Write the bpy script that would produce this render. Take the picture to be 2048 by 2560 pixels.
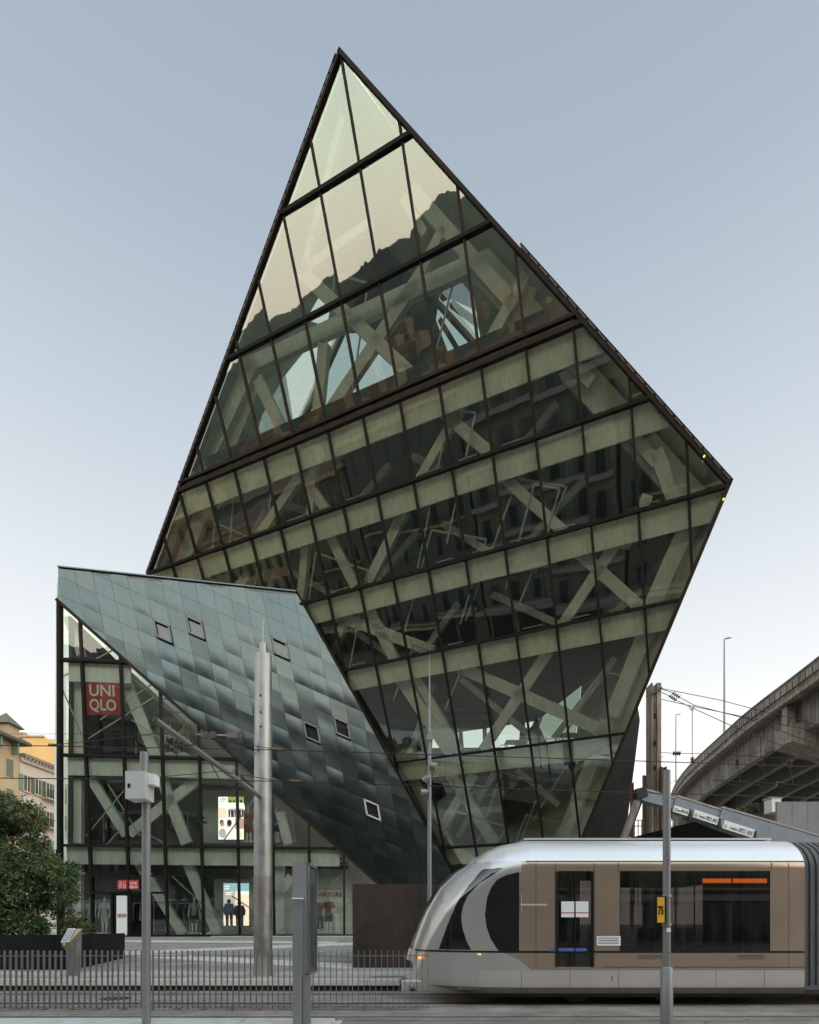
import bpy, bmesh, math, random
from mathutils import Vector, Matrix, geometry, noise
random.seed(7)
S = bpy.context.scene
for o in list(bpy.data.objects): bpy.data.objects.remove(o)
V3 = Vector
# ------------------------------------------------------------------ camera, sky, sun, exposure
F, H, EYE = 1350.0, 2310.0, 1.6
cam = bpy.data.objects.new('camera', bpy.data.cameras.new('camera')); S.collection.objects.link(cam); S.camera = cam
cam.location = (0, 0, EYE); cam.rotation_euler = (math.pi/2, 0, 0)
cam.data.sensor_fit = 'VERTICAL'; cam.data.sensor_height = 36; cam.data.lens = F/2560*36
cam.data.shift_y = (H-1280)/2560; cam.data.clip_end = 6000
SUN_EL, SUN_ROT = math.radians(9), math.radians(158)
w = bpy.data.worlds.new('World'); S.world = w; w.use_nodes = True
nt = w.node_tree; N = nt.nodes; LK = nt.links
bg = N['Background']; sky = N.new('ShaderNodeTexSky'); sky.sky_type = 'NISHITA'; sky.sun_disc = False
sky.sun_elevation = SUN_EL; sky.sun_rotation = SUN_ROT
tc = N.new('ShaderNodeTexCoord'); sx = N.new('ShaderNodeSeparateXYZ'); LK.new(tc.outputs['Generated'], sx.inputs[0])
def ramp(nt_, stops, src):
    r = nt_.nodes.new('ShaderNodeValToRGB'); e = r.color_ramp.elements
    while len(e) < len(stops): e.new(.5)
    for k, (p, c) in enumerate(stops): e[k].position = p; e[k].color = (*c, 1)
    nt_.links.new(src, r.inputs[0]); return r
def s2l(c): return tuple((x/255/12.92 if x/255 <= .04045 else ((x/255+.055)/1.055)**2.4) for x in c)
# sky away from the set sun: pale horizon rising to grey blue
r1 = ramp(nt, [(0, (1.55, 1.36, 1.20)), (.14, (1.36, 1.25, 1.15)), (.27, (1.16, 1.14, 1.10)), (.42, (.93, .965, .99)), (.6, (.67, .745, .815)), (.78, (.455, .535, .625)), (1, (.30, .375, .47))], sx.outputs['Z'])
# sky round the low sun: warm cream with a pinkish bottom
r2 = ramp(nt, [(0, (.72, .56, .46)), (.14, (.74, .60, .51)), (.2, (.82, .68, .57)), (.25, (.90, .79, .65)), (.29, (.88, .86, .72)), (.34, (.82, .86, .75)), (.48, (.60, .66, .64)), (.78, (.44, .51, .57)), (1, (.30, .375, .47))], sx.outputs['Z'])
dv = N.new('ShaderNodeVectorMath'); dv.operation = 'DOT_PRODUCT'; LK.new(tc.outputs['Generated'], dv.inputs[0])
dv.inputs[1].default_value = (math.sin(SUN_ROT), math.cos(SUN_ROT), 0)
mr = N.new('ShaderNodeMapRange'); mr.interpolation_type = 'SMOOTHSTEP'; LK.new(dv.outputs['Value'], mr.inputs[0])
mr.inputs[1].default_value = -.3; mr.inputs[2].default_value = .3
br = N.new('ShaderNodeVectorMath'); br.operation = 'SCALE'; LK.new(r2.outputs[0], br.inputs[0]); br.inputs['Scale'].default_value = 3.9
mx = N.new('ShaderNodeMixRGB'); LK.new(mr.outputs[0], mx.inputs[0]); LK.new(r1.outputs[0], mx.inputs[1]); LK.new(br.outputs[0], mx.inputs[2])
sc_ = N.new('ShaderNodeVectorMath'); sc_.operation = 'SCALE'; LK.new(mx.outputs[0], sc_.inputs[0]); sc_.inputs['Scale'].default_value = 6.5
m2 = N.new('ShaderNodeMixRGB'); m2.inputs[0].default_value = .93; LK.new(sky.outputs[0], m2.inputs[1]); LK.new(sc_.outputs[0], m2.inputs[2])
LK.new(m2.outputs[0], bg.inputs[0]); bg.inputs[1].default_value = .1
sun = bpy.data.objects.new('sun', bpy.data.lights.new('sun', 'SUN')); S.collection.objects.link(sun)
sun.data.energy = .5; sun.data.angle = math.radians(10); sun.data.color = (1, .78, .52)
sd = V3((math.sin(SUN_ROT)*math.cos(SUN_EL), math.cos(SUN_ROT)*math.cos(SUN_EL), math.sin(SUN_EL)))
sun.rotation_euler = sd.to_track_quat('Z', 'Y').to_euler(); sun.location = (30, -40, 60)
vs = S.view_settings; vs.view_transform = 'Standard'; vs.look = 'None'; vs.gamma = 1; vs.use_curve_mapping = False; vs.exposure = 0.62
S.cycles.transparent_max_bounces = 24; S.cycles.max_bounces = 9; S.cycles.glossy_bounces = 5

# ------------------------------------------------------------------ geometry helpers
CAM = V3((0, 0, EYE))
def ray(u, v): return V3(((u-1024)/F, 1, (H-v)/F))
def at(u, v, Y): return CAM + ray(u, v)*Y
class Plane:
    def __init__(s, n, p): s.n = n.normalized(); s.p = p; s.n = -s.n if s.n.y > 0 else s.n
    def hit(s, u, v):
        r = ray(u, v); return CAM + r*(s.n.dot(s.p-CAM)/s.n.dot(r))
    def back(s, d): return Plane(s.n, s.p - s.n*d)
    def basis(s):
        s.e1 = V3((-s.n.y, s.n.x, 0)).normalized(); s.e2 = s.e1.cross(-s.n); s.e2 = s.e2 if s.e2.z > 0 else -s.e2
        return s.e1, s.e2
    def to2(s, q): e1, e2 = s.basis(); return (e1.dot(q-s.p), e2.dot(q-s.p))
    def to3(s, a, d=0): e1, e2 = s.basis(); return s.p + e1*a[0] + e2*a[1] + s.n*d
def vp_plane(vp, mp, p):
    d = V3((vp[0]-1024, F, 0)); m = V3((mp[0]-1024, F, -(mp[1]-H))); return Plane(d.cross(m), p)
def clip(poly, conv):
    """2-D clip of poly by the convex polygon conv"""
    ar = sum(conv[i][0]*conv[(i+1) % len(conv)][1]-conv[(i+1) % len(conv)][0]*conv[i][1] for i in range(len(conv)))
    cv = conv if ar > 0 else conv[::-1]; out = list(poly)
    for i in range(len(cv)):
        a, b = cv[i], cv[(i+1) % len(cv)]; inp = out; out = []
        f = lambda p: (b[0]-a[0])*(p[1]-a[1])-(b[1]-a[1])*(p[0]-a[0])
        for j in range(len(inp)):
            p, q = inp[j], inp[(j+1) % len(inp)]; fp, fq = f(p), f(q)
            if fp >= 0: out.append(p)
            if (fp >= 0) != (fq >= 0):
                t = fp/(fp-fq); out.append((p[0]+(q[0]-p[0])*t, p[1]+(q[1]-p[1])*t))
        if not out: return []
    return out
def area(p): return abs(sum(p[i][0]*p[(i+1) % len(p)][1]-p[(i+1) % len(p)][0]*p[i][1] for i in range(len(p))))/2
def shrink(p, d):
    c = [sum(q[0] for q in p)/len(p), sum(q[1] for q in p)/len(p)]; n = len(p); out = []
    ar = sum(p[i][0]*p[(i+1) % n][1]-p[(i+1) % n][0]*p[i][1] for i in range(n))
    pp = p if ar > 0 else p[::-1]; lines = []
    for i in range(n):
        a, b = pp[i], pp[(i+1) % n]; L = math.hypot(b[0]-a[0], b[1]-a[1])
        if L < 1e-4: continue
        nx, ny = -(b[1]-a[1])/L, (b[0]-a[0])/L; lines.append((a[0]+nx*d, a[1]+ny*d, (b[0]-a[0])/L, (b[1]-a[1])/L))
    for i in range(len(lines)):
        x1, y1, a1, b1 = lines[i-1]; x2, y2, a2, b2 = lines[i]; den = a1*b2-b1*a2
        if abs(den) < 1e-6: out.append((x2, y2)); continue
        t = ((x2-x1)*b2-(y2-y1)*a2)/den; out.append((x1+a1*t, y1+b1*t))
    return out

LOC = {}
def tag(o, label=None, cat=None, group=None, kind=None):
    if label: o['label'] = label
    if cat: o['category'] = cat
    if group: o['group'] = group
    if kind: o['kind'] = kind
    return o
def thing(name, label, cat, loc=(0, 0, 0), group=None):
    o = bpy.data.objects.new(name, None); S.collection.objects.link(o); o.location = loc; o.empty_display_size = .3
    LOC[o.name] = V3(loc); return tag(o, label, cat, group)
def origin(p):
    v = V3((0, 0, 0))
    while p is not None: v += V3(p.location); p = p.parent
    return v
class MB:
    def __init__(s): s.v = []; s.f = []; s.mi = []; s.uv = None
    def add(s, vs, fs, m=0):
        k = len(s.v); s.v += [tuple(q) for q in vs]; s.f += [tuple(i+k for i in f) for f in fs]; s.mi += [m]*len(fs); return s
    def box(s, c, dx, dy, dz, m=0):
        """box centred at c with half-extent vectors"""
        c, dx, dy, dz = V3(c), V3(dx), V3(dy), V3(dz)
        vs = [c+dx*a+dy*b+dz*e for e in (-1, 1) for b in (-1, 1) for a in (-1, 1)]
        return s.add(vs, [(0, 2, 3, 1), (4, 5, 7, 6), (0, 1, 5, 4), (2, 6, 7, 3), (0, 4, 6, 2), (1, 3, 7, 5)], m)
    def bx(s, x0, x1, y0, y1, z0, z1, m=0):
        return s.box(((x0+x1)/2, (y0+y1)/2, (z0+z1)/2), ((x1-x0)/2, 0, 0), (0, (y1-y0)/2, 0), (0, 0, (z1-z0)/2), m)
    def bar(s, a, b, wd, dp, nrm, m=0, ext=0, wd2=None):
        """beam from a to b, wd wide in the plane, dp deep along nrm"""
        a, b, nrm = V3(a), V3(b), V3(nrm).normalized(); d = (b-a).normalized(); a = a-d*ext; b = b+d*ext
        sd_ = d.cross(nrm).normalized(); nn = sd_.cross(d).normalized(); w2 = wd if wd2 is None else wd2
        vs = []
        for q, ww in ((a, wd), (b, w2)):
            for i, j in ((-1, -1), (1, -1), (1, 1), (-1, 1)): vs.append(q+sd_*(ww/2*i)+nn*(dp/2*j))
        return s.add(vs, [(0, 1, 2, 3), (7, 6, 5, 4), (0, 4, 5, 1), (1, 5, 6, 2), (2, 6, 7, 3), (3, 7, 4, 0)], m)
    def tube(s, pts, r, n=8, m=0, cap=True, sq=1.0):
        pts = [V3(p) for p in pts]; rs = r if isinstance(r, (list, tuple)) else [r]*len(pts); k = len(s.v); up = None
        vs = []; fs = []
        for i, p in enumerate(pts):
            d = (pts[min(i+1, len(pts)-1)]-pts[max(i-1, 0)]).normalized()
            if up is None: up = V3((0, 0, 1)) if abs(d.z) < .9 else V3((1, 0, 0))
            x = up.cross(d).normalized(); y = d.cross(x); up = y
            for j in range(n):
                t = 2*math.pi*j/n; vs.append(p+x*(rs[i]*math.cos(t))+y*(rs[i]*math.sin(t)*sq))
        for i in range(len(pts)-1):
            for j in range(n): fs.append((i*n+j, i*n+(j+1) % n, (i+1)*n+(j+1) % n, (i+1)*n+j))
        if cap: fs.append(tuple(range(n-1, -1, -1))); fs.append(tuple((len(pts)-1)*n+j for j in range(n)))
        return s.add(vs, fs, m)
    def prism(s, poly3, off, m=0):
        """polygon (3-D points) extruded by off"""
        n = len(poly3); off = V3(off); vs = [V3(p) for p in poly3]+[V3(p)+off for p in poly3]
        fs = [tuple(range(n)), tuple(range(2*n-1, n-1, -1))]+[(i, i+n, (i+1) % n+n, (i+1) % n) for i in range(n)]
        return s.add(vs, fs, m)
    def build(s, name, mats, parent=None, smooth=False, kind=None, face=None):
        o0 = origin(parent); me = bpy.data.meshes.new(name)
        me.from_pydata([tuple(V3(q)-o0) for q in s.v], [], s.f)
        for mm in (mats if isinstance(mats, (list, tuple)) else [mats]): me.materials.append(mm)
        if any(s.mi): me.polygons.foreach_set('material_index', s.mi)
        bm = bmesh.new(); bm.from_mesh(me)
        if face is None: bmesh.ops.recalc_face_normals(bm, faces=bm.faces)
        else:
            bm.normal_update()
            for f_ in bm.faces:
                if f_.normal.dot(face) < 0: f_.normal_flip()
        bm.to_mesh(me); bm.free()
        if smooth:
            me.polygons.foreach_set('use_smooth', [True]*len(me.polygons))
            me.set_sharp_from_angle(angle=math.radians(40))
        me.update(); o = bpy.data.objects.new(name, me); S.collection.objects.link(o)
        if parent is not None: o.parent = parent
        if kind: o['kind'] = kind
        return o
def copy_tree(o, delta=(0, 0, 0), parent=None):
    c = o.copy(); S.collection.objects.link(c); c.parent = parent
    if parent is None: c.location = V3(o.location)+V3(delta)
    for ch in list(o.children): copy_tree(ch, (0, 0, 0), c)
    return c
def text(name, body, size, org, right, up, mt, parent, ext=.004, align='LEFT', bold=0.0, sx_=1.0, width=None):
    cu = bpy.data.curves.new(name, 'FONT'); cu.body = body; cu.size = size; cu.extrude = ext; cu.align_x = align; cu.offset = bold; cu.resolution_u = 3
    cu.align_y = 'BOTTOM_BASELINE'
    t = bpy.data.objects.new(name, cu); S.collection.objects.link(t)
    dg = bpy.context.evaluated_depsgraph_get(); me = bpy.data.meshes.new_from_object(t.evaluated_get(dg)); bpy.data.objects.remove(t)
    r = V3(right).normalized(); u = V3(up).normalized(); nn = r.cross(u)
    if width: xs0 = [v.co.x for v in me.vertices]; sx_ = width/(max(xs0)-min(xs0))
    o0 = origin(parent) if parent else V3((0, 0, 0))
    for v in me.vertices: v.co = V3(org)-o0+r*(v.co.x*sx_)+u*v.co.y+nn*v.co.z
    me.materials.clear(); me.materials.append(mt); me.name = name
    o = bpy.data.objects.new(name, me); S.collection.objects.link(o); o.parent = parent; return o
def tess(outer, holes):
    """polygon with holes -> (verts2, tris)"""
    loops = [[V3((x, y, 0)) for x, y in outer]]+[[V3((x, y, 0)) for x, y in h] for h in holes]
    return [(p.x, p.y) for l in loops for p in l], geometry.tessellate_polygon(loops)

# ------------------------------------------------------------------ materials
MAT = {}
def mat(name, col, rough=.6, metal=0.0, var=.12, vs_=3.0, bump=0.0, bs=40.0, streak=0.0, spec=.5, fine=0.0, coat=0.0, rvar=0.0, along=0.0):
    if name in MAT: return MAT[name]
    m = bpy.data.materials.new(name); m.use_nodes = True; t = m.node_tree; b = t.nodes['Principled BSDF']; MAT[name] = m
    b.inputs['Roughness'].default_value = rough; b.inputs['Metallic'].default_value = metal; b.inputs['Specular IOR Level'].default_value = spec
    b.inputs['Coat Weight'].default_value = coat
    g = t.nodes.new('ShaderNodeNewGeometry')
    n1 = t.nodes.new('ShaderNodeTexNoise'); n1.inputs['Scale'].default_value = vs_; n1.inputs['Detail'].default_value = 6; n1.inputs['Roughness'].default_value = .62
    t.links.new(g.outputs['Position'], n1.inputs['Vector'])
    lo = tuple(c*(1-var*1.6) for c in col); hi = tuple(min(1, c*(1+var*1.6)) for c in col)
    r = ramp(t, [(.25, lo), (.75, hi)], n1.outputs[0]); last = r.outputs[0]
    if streak:
        mp = t.nodes.new('ShaderNodeMapping'); mp.inputs['Scale'].default_value = (5, 5, .35); t.links.new(g.outputs['Position'], mp.inputs[0])
        n3 = t.nodes.new('ShaderNodeTexNoise'); n3.inputs['Scale'].default_value = 1.6; n3.inputs['Detail'].default_value = 5; t.links.new(mp.outputs[0], n3.inputs[0])
        r3 = ramp(t, [(.42, (1-streak,)*3), (.62, (1, 1, 1))], n3.outputs[0])
        mm = t.nodes.new('ShaderNodeMixRGB'); mm.blend_type = 'MULTIPLY'; mm.inputs[0].default_value = 1
        t.links.new(last, mm.inputs[1]); t.links.new(r3.outputs[0], mm.inputs[2]); last = mm.outputs[0]
    if along:
        mp = t.nodes.new('ShaderNodeMapping'); mp.inputs['Scale'].default_value = (.12, 2.6, 1); t.links.new(g.outputs['Position'], mp.inputs[0])
        n3 = t.nodes.new('ShaderNodeTexNoise'); n3.inputs['Scale'].default_value = 1.3; n3.inputs['Detail'].default_value = 7; n3.inputs['Roughness'].default_value = .7; t.links.new(mp.outputs[0], n3.inputs[0])
        r3 = ramp(t, [(.38, (1-along,)*3), (.6, (1, 1, 1))], n3.outputs[0])
        mm = t.nodes.new('ShaderNodeMixRGB'); mm.blend_type = 'MULTIPLY'; mm.inputs[0].default_value = 1
        t.links.new(last, mm.inputs[1]); t.links.new(r3.outputs[0], mm.inputs[2]); last = mm.outputs[0]
        vo = t.nodes.new('ShaderNodeTexNoise'); vo.inputs['Scale'].default_value = 4.5; vo.inputs['Detail'].default_value = 2; t.links.new(g.outputs['Position'], vo.inputs[0])
        r5 = ramp(t, [(.30, (1-along*.9,)*3), (.36, (1, 1, 1))], vo.outputs[0])
        mm = t.nodes.new('ShaderNodeMixRGB'); mm.blend_type = 'MULTIPLY'; mm.inputs[0].default_value = 1
        t.links.new(last, mm.inputs[1]); t.links.new(r5.outputs[0], mm.inputs[2]); last = mm.outputs[0]
    if fine:
        n4 = t.nodes.new('ShaderNodeTexNoise'); n4.inputs['Scale'].default_value = 55; n4.inputs['Detail'].default_value = 3; t.links.new(g.outputs['Position'], n4.inputs[0])
        r4 = ramp(t, [(.35, (1-fine,)*3), (.65, (1, 1, 1))], n4.outputs[0])
        mm = t.nodes.new('ShaderNodeMixRGB'); mm.blend_type = 'MULTIPLY'; mm.inputs[0].default_value = 1
        t.links.new(last, mm.inputs[1]); t.links.new(r4.outputs[0], mm.inputs[2]); last = mm.outputs[0]
    t.links.new(last, b.inputs['Base Color'])
    if rvar:
        rr = t.nodes.new('ShaderNodeMapRange'); t.links.new(n1.outputs[0], rr.inputs[0]); rr.inputs[1].default_value = .3; rr.inputs[2].default_value = .7
        rr.inputs[3].default_value = max(.02, rough-rvar); rr.inputs[4].default_value = rough+rvar; t.links.new(rr.outputs[0], b.inputs['Roughness'])
    if bump:
        n2 = t.nodes.new('ShaderNodeTexNoise'); n2.inputs['Scale'].default_value = bs; n2.inputs['Detail'].default_value = 4; t.links.new(g.outputs['Position'], n2.inputs[0])
        bp = t.nodes.new('ShaderNodeBump'); bp.inputs['Strength'].default_value = bump; bp.inputs['Distance'].default_value = .02
        t.links.new(n2.outputs[0], bp.inputs['Height']); t.links.new(bp.outputs[0], b.inputs['Normal'])
    return m
def glass(name, tint, base=.28, slope=.72, refl=(1, 1, 1), wave=.02, ws=.8, dirt=.03):
    m = bpy.data.materials.new(name); m.use_nodes = True; t = m.node_tree; nd = t.nodes; nd.remove(nd['Principled BSDF']); out = nd['Material Output']; MAT[name] = m
    tr = nd.new('ShaderNodeBsdfTransparent'); tr.inputs[0].default_value = (*tint, 1)
    gl = nd.new('ShaderNodeBsdfGlossy'); gl.inputs['Roughness'].default_value = 0.01; gl.inputs[0].default_value = (*refl, 1)
    df = nd.new('ShaderNodeBsdfDiffuse'); df.inputs[0].default_value = (.42, .42, .38, 1)
    fr = nd.new('ShaderNodeFresnel'); fr.inputs[0].default_value = 1.5
    mu = nd.new('ShaderNodeMath'); mu.operation = 'MULTIPLY_ADD'; t.links.new(fr.outputs[0], mu.inputs[0]); mu.inputs[1].default_value = slope; mu.inputs[2].default_value = base
    g = nd.new('ShaderNodeNewGeometry'); oi = nd.new('ShaderNodeObjectInfo')
    ad = nd.new('ShaderNodeVectorMath'); ad.operation = 'MULTIPLY_ADD'; t.links.new(oi.outputs['Random'], ad.inputs[0]); ad.inputs[1].default_value = (90, 50, 70); t.links.new(g.outputs['Position'], ad.inputs[2])
    nz = nd.new('ShaderNodeTexNoise'); nz.inputs['Scale'].default_value = ws; nz.inputs['Detail'].default_value = 1; t.links.new(ad.outputs[0], nz.inputs[0])
    bp = nd.new('ShaderNodeBump'); bp.inputs['Strength'].default_value = 1; bp.inputs['Distance'].default_value = wave; t.links.new(nz.outputs[0], bp.inputs['Height'])
    t.links.new(bp.outputs[0], gl.inputs['Normal'])
    mp = nd.new('ShaderNodeMapping'); mp.inputs['Scale'].default_value = (6, 6, .8); t.links.new(g.outputs['Position'], mp.inputs[0])
    n2 = nd.new('ShaderNodeTexNoise'); n2.inputs['Scale'].default_value = 1.5; n2.inputs['Detail'].default_value = 6; t.links.new(mp.outputs[0], n2.inputs[0])
    dr = nd.new('ShaderNodeMapRange'); t.links.new(n2.outputs[0], dr.inputs[0]); dr.inputs[1].default_value = .45; dr.inputs[2].default_value = .75; dr.inputs[3].default_value = dirt*.4; dr.inputs[4].default_value = dirt*2
    m1 = nd.new('ShaderNodeMixShader'); t.links.new(mu.outputs[0], m1.inputs[0]); t.links.new(tr.outputs[0], m1.inputs[1]); t.links.new(gl.outputs[0], m1.inputs[2])
    mm = nd.new('ShaderNodeMixShader'); t.links.new(dr.outputs[0], mm.inputs[0]); t.links.new(m1.outputs[0], mm.inputs[1]); t.links.new(df.outputs[0], mm.inputs[2])
    t.links.new(mm.outputs[0], out.inputs[0]); return m
def emis(name, col, st):
    m = bpy.data.materials.new(name); m.use_nodes = True; b = m.node_tree.nodes['Principled BSDF']; b.inputs['Base Color'].default_value = (.02, .02, .02, 1)
    b.inputs['Emission Color'].default_value = (*col, 1); b.inputs['Emission Strength'].default_value = st; MAT[name] = m; return m

M_GLASS = glass('tower_glass', (.97, 1.0, .90), .165, .7, (.90, .99, .91), .0024, .8, .010)
M_GLASS2 = glass('storefront_glass', (.95, .985, .93), .09, .8, (.90, .97, .93), .003, .7, .012)
M_TRAMGL = glass('tram_glass', (.22, .22, .22), .05, .8, (1, 1, 1), .002, .5, .02)
M_WINGL = mat('house_window_glass', (.03, .035, .04), .08, 0, .1)
M_FRAME = mat('bronze_frame', (.012, .009, .007), .6, 0, .2, 2, spec=.15)
M_BROWN = mat('brown_edge_profile', (.028, .017, .012), .6, 0, .2, 2, spec=.15)
M_BAND = mat('cream_floor_edge', (.86, .86, .72), .7, 0, .06, .6, streak=.12)
M_BEAM = mat('cream_steel_beam', (.84, .83, .71), .6, 0, .05, 1.2, streak=.1)
M_BEAM2 = mat('pale_green_steel_beam', (.80, .82, .75), .6, 0, .05, 1.2, streak=.08)
M_BAND2 = mat('pale_green_floor_edge', (.80, .83, .75), .7, 0, .05, .6, streak=.1)
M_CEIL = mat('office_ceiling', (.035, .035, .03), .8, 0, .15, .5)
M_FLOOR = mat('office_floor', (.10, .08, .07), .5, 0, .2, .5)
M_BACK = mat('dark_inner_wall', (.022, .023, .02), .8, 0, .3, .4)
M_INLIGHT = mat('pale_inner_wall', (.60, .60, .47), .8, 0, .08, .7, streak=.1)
M_INLIGHT2 = mat('shop_wall', (.74, .77, .70), .8, 0, .08, .6)
M_CLAD = mat('dark_side_cladding', (.022, .018, .017), .8, 0, .3, 1, streak=.3)
M_ROD = mat('grey_green_rod', (.42, .48, .43), .5, .0)
M_CONC = mat('viaduct_concrete', (.27, .25, .225), .85, 0, .28, .6, .25, 25, .55, fine=.12)
M_CONC2 = mat('pylon_concrete', (.36, .30, .25), .85, 0, .2, 1.2, .2, 30, .45, fine=.1)
M_STEELCOL = mat('mast_brushed_steel', (.40, .385, .37), .42, .75, .14, 2.2, .05, 30, .18, rvar=.08)
M_POLE = mat('grey_painted_pole', (.23, .225, .225), .45, .35, .06, 4)
M_POLE2 = mat('light_grey_box', (.52, .50, .48), .5, 0, .04, 3)
M_FENCE = mat('galvanised_fence', (.26, .25, .245), .45, .6, .15, 5)
M_RUST = mat('corten', (.042, .025, .018), .75, 0, .35, 1.2, .1, 60, .25)
M_RUST2 = mat('rusty_post', (.15, .065, .042), .8, 0, .3, 3, .1, 60)
M_BLACK = mat('black_planter', (.008, .008, .009), .6, 0, .2, 3, spec=.2)
M_DARKM = mat('dark_metal', (.03, .03, .032), .45, .5)
M_WIRE = mat('wire', (.035, .034, .03), .5, .4)
M_WHITE = mat('white_sign', (.78, .78, .76), .5, 0, .03)
M_RED = mat('red_sign', (.42, .025, .022), .5, 0, .05)
M_REDD = mat('dark_red_lettering', (.25, .02, .02), .5, 0, .05)
M_INSUL = mat('brown_insulator', (.09, .045, .035), .25, 0, .1)

# ------------------------------------------------------------------ ground
def gz(Y): return 0.27 if Y < 12.9 else min(1.0, .27+.0598*(Y-12.9))
M_ASPH = mat('street_surface', (.285, .25, .218), .85, 0, .22, 1.1, .35, 90, fine=.3, along=.45)
M_TRACK = mat('tram_track_surface', (.33, .288, .25), .85, 0, .22, 1.4, .3, 80, fine=.3, along=.4)
M_PAVE = mat('grey_plaza_paving', (.35, .322, .295), .8, 0, .2, 1.3, .2, 60, fine=.2, along=.25)
M_PALE = mat('pale_stone', (.60, .55, .49), .8, 0, .12, 3, .15, 60, fine=.15)
M_SLAB = mat('near_kerb_slab', (.52, .50, .47), .85, 0, .1, 3, .2, 60, fine=.15)
M_KFACE = mat('shaded_kerb_face', (.06, .05, .045), .9, 0, .4, 3)
g_ = MB(); g_.add([(-900, -1200, -.02), (900, -1200, -.02), (900, 1800, -.02), (-900, 1800, -.02)], [(0, 1, 2, 3)])
g_.build('ground', M_ASPH, kind='structure')
r_ = MB(); r_.add([(-90, -8, -.004), (90, -8, -.004), (90, 9.0, -.004), (-90, 9.0, -.004)], [(0, 1, 2, 3)]); r_.build('road', M_ASPH, kind='structure')
t_ = MB(); t_.add([(-90, 9.0, 0), (90, 9.0, 0), (90, 12.9, 0), (-90, 12.9, 0)], [(0, 1, 2, 3)]); trk = t_.build('tram_track', M_TRACK, kind='structure')
M_RAIL = mat('rail_steel', (.10, .095, .09), .35, .9, .2, 5)
for y in (12.32, 10.88):
    MB().bx(-90, 90, y-.03, y+.03, -.05, .006).build('rail', M_RAIL, trk)
    MB().bx(-90, 90, y+.035, y+.075, -.05, .004).build('rail_groove', M_BLACK, trk)
    MB().bx(-90, 90, y-.075, y-.036, -.05, .0035).build('rail_groove', M_BLACK, trk)
MB().bx(-90, 90, 9.26, 9.32, -.05, .004).build('drain_slot', M_BLACK, trk)
# near pavement made of separate slabs (corner bottom-left), their joints recessed
pv = MB(); pv.bx(-60, -1.1, 3.0, 8.86, -.03, .02); pav = pv.build('pavement', M_SLAB, kind='structure')
me_slab = None
for i in range(7):
    x1 = -1.22-i*1.45; o = MB().bx(x1-1.43, x1, 8.2, 8.84, .0205, .06).build('slab', M_SLAB, pav)
MB().bx(-90, -1.2, 8.87, 8.99, -.02, .03).build('gutter_strip', M_ASPH, pav)
# platform / plaza
plat = MB(); plat.bx(-90, -.2, 13.06, 14.15, 0, .268); plat.build('platform', M_PAVE, kind='structure')
pz = MB()
pz.add([(-90, 14.15, .345-.01), (60, 14.15, .335), (60, 25.3, 1.0), (-90, 25.3, 1.0), (-90, 260, 1.2), (60, 260, 1.2)], [(0, 1, 2, 3), (3, 2, 5, 4)])
pz.add([(-90, 14.15, -.02), (60, 14.15, -.02), (60, 14.15, .335), (-90, 14.15, .335)], [(0, 1, 2, 3)])
pz.add([(-.2, 12.9, .02), (60, 12.9, .02), (60, 14.15, .335), (-.2, 14.15, .335)], [(0, 1, 2, 3)])
plz = pz.build('plaza', M_PAVE, kind='structure')
# kerb stones along the platform edge, shade below them painted as a dark face
random.seed(3)
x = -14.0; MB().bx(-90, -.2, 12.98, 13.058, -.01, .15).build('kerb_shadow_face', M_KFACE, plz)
k = 0
while x < -.25:
    L = min(1.30, -.22-x); MB().bx(x, x+L-.012, 12.86+random.uniform(0, .006), 13.06, .135, .275+random.uniform(-.003, .003)).build('kerb_stone', M_PALE, plz); x += L
MB().bx(-.2, 1.7, 12.86, 13.4, 0, .22).build('kerb_ramp_block', M_PALE, plz)
x = -14.0
while x < 9:
    MB().bx(x, x+1.19, 14.0, 14.16, .262, .347 if x < -.3 else .345).build('edge_stone', M_PALE, plz); x += 1.2
def on_plaza(u, v, dz=0):
    Y = 14.2
    for _ in range(40): Y = F*(EYE-gz(Y))/(v-H) if v > H+1 else Y
    p = at(u, v, Y); p.z = gz(Y)+dz; return p
def plaza_pt(x, y, dz): return V3((x, y, .335+(y-14.15)*(1.0-.335)/(25.3-14.15)+dz))
# pale bands set in the paving (each a strip of stones)
def band(a, b, wd, n):
    a = V3(a); b = V3(b); d = (b-a)/n; s_ = V3((-d.y, d.x)).normalized()*wd/2
    for i in range(n):
        p = a+d*i+d*.006/d.length; q = a+d*(i+1)-d*.006/d.length
        for sgn in (0, 1):
            c0, c1 = (p-s_, q-s_) if sgn == 0 else (p+s_*.02, q+s_*.02)
            c2, c3 = (q-s_*.02, p-s_*.02) if sgn == 0 else (q+s_, p+s_)
            if max(c.y for c in (c0, c1, c2, c3)) > 25.0 or min(c.y for c in (c0, c1, c2, c3)) < 14.3: continue
            m = MB(); top = [plaza_pt(c.x, c.y, .012+random.uniform(0, .004)) for c in (c0, c1, c2, c3)]; m.prism(top, (0, 0, -.03)); m.build('paving_stone', M_PALE, plz)
band((-16, 20.5), (-1.5, 15.2), .9, 18); band((-12, 17.6), (4, 24.6), .9, 20); band((-20, 23.6), (-3, 22.4), .7, 20)
x = -16
# bollard-free plaza joints: recessed dark joint lines between the grey paving fields
for i in range(9):
    y = 15.2+i*1.12
    m = MB(); m.prism([plaza_pt(-22, y, .003), plaza_pt(6, y, .003), plaza_pt(6, y+.02, .003), plaza_pt(-22, y+.02, .003)], (0, 0, -.01)); m.build('paving_joint', M_DARKM, plz)

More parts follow.
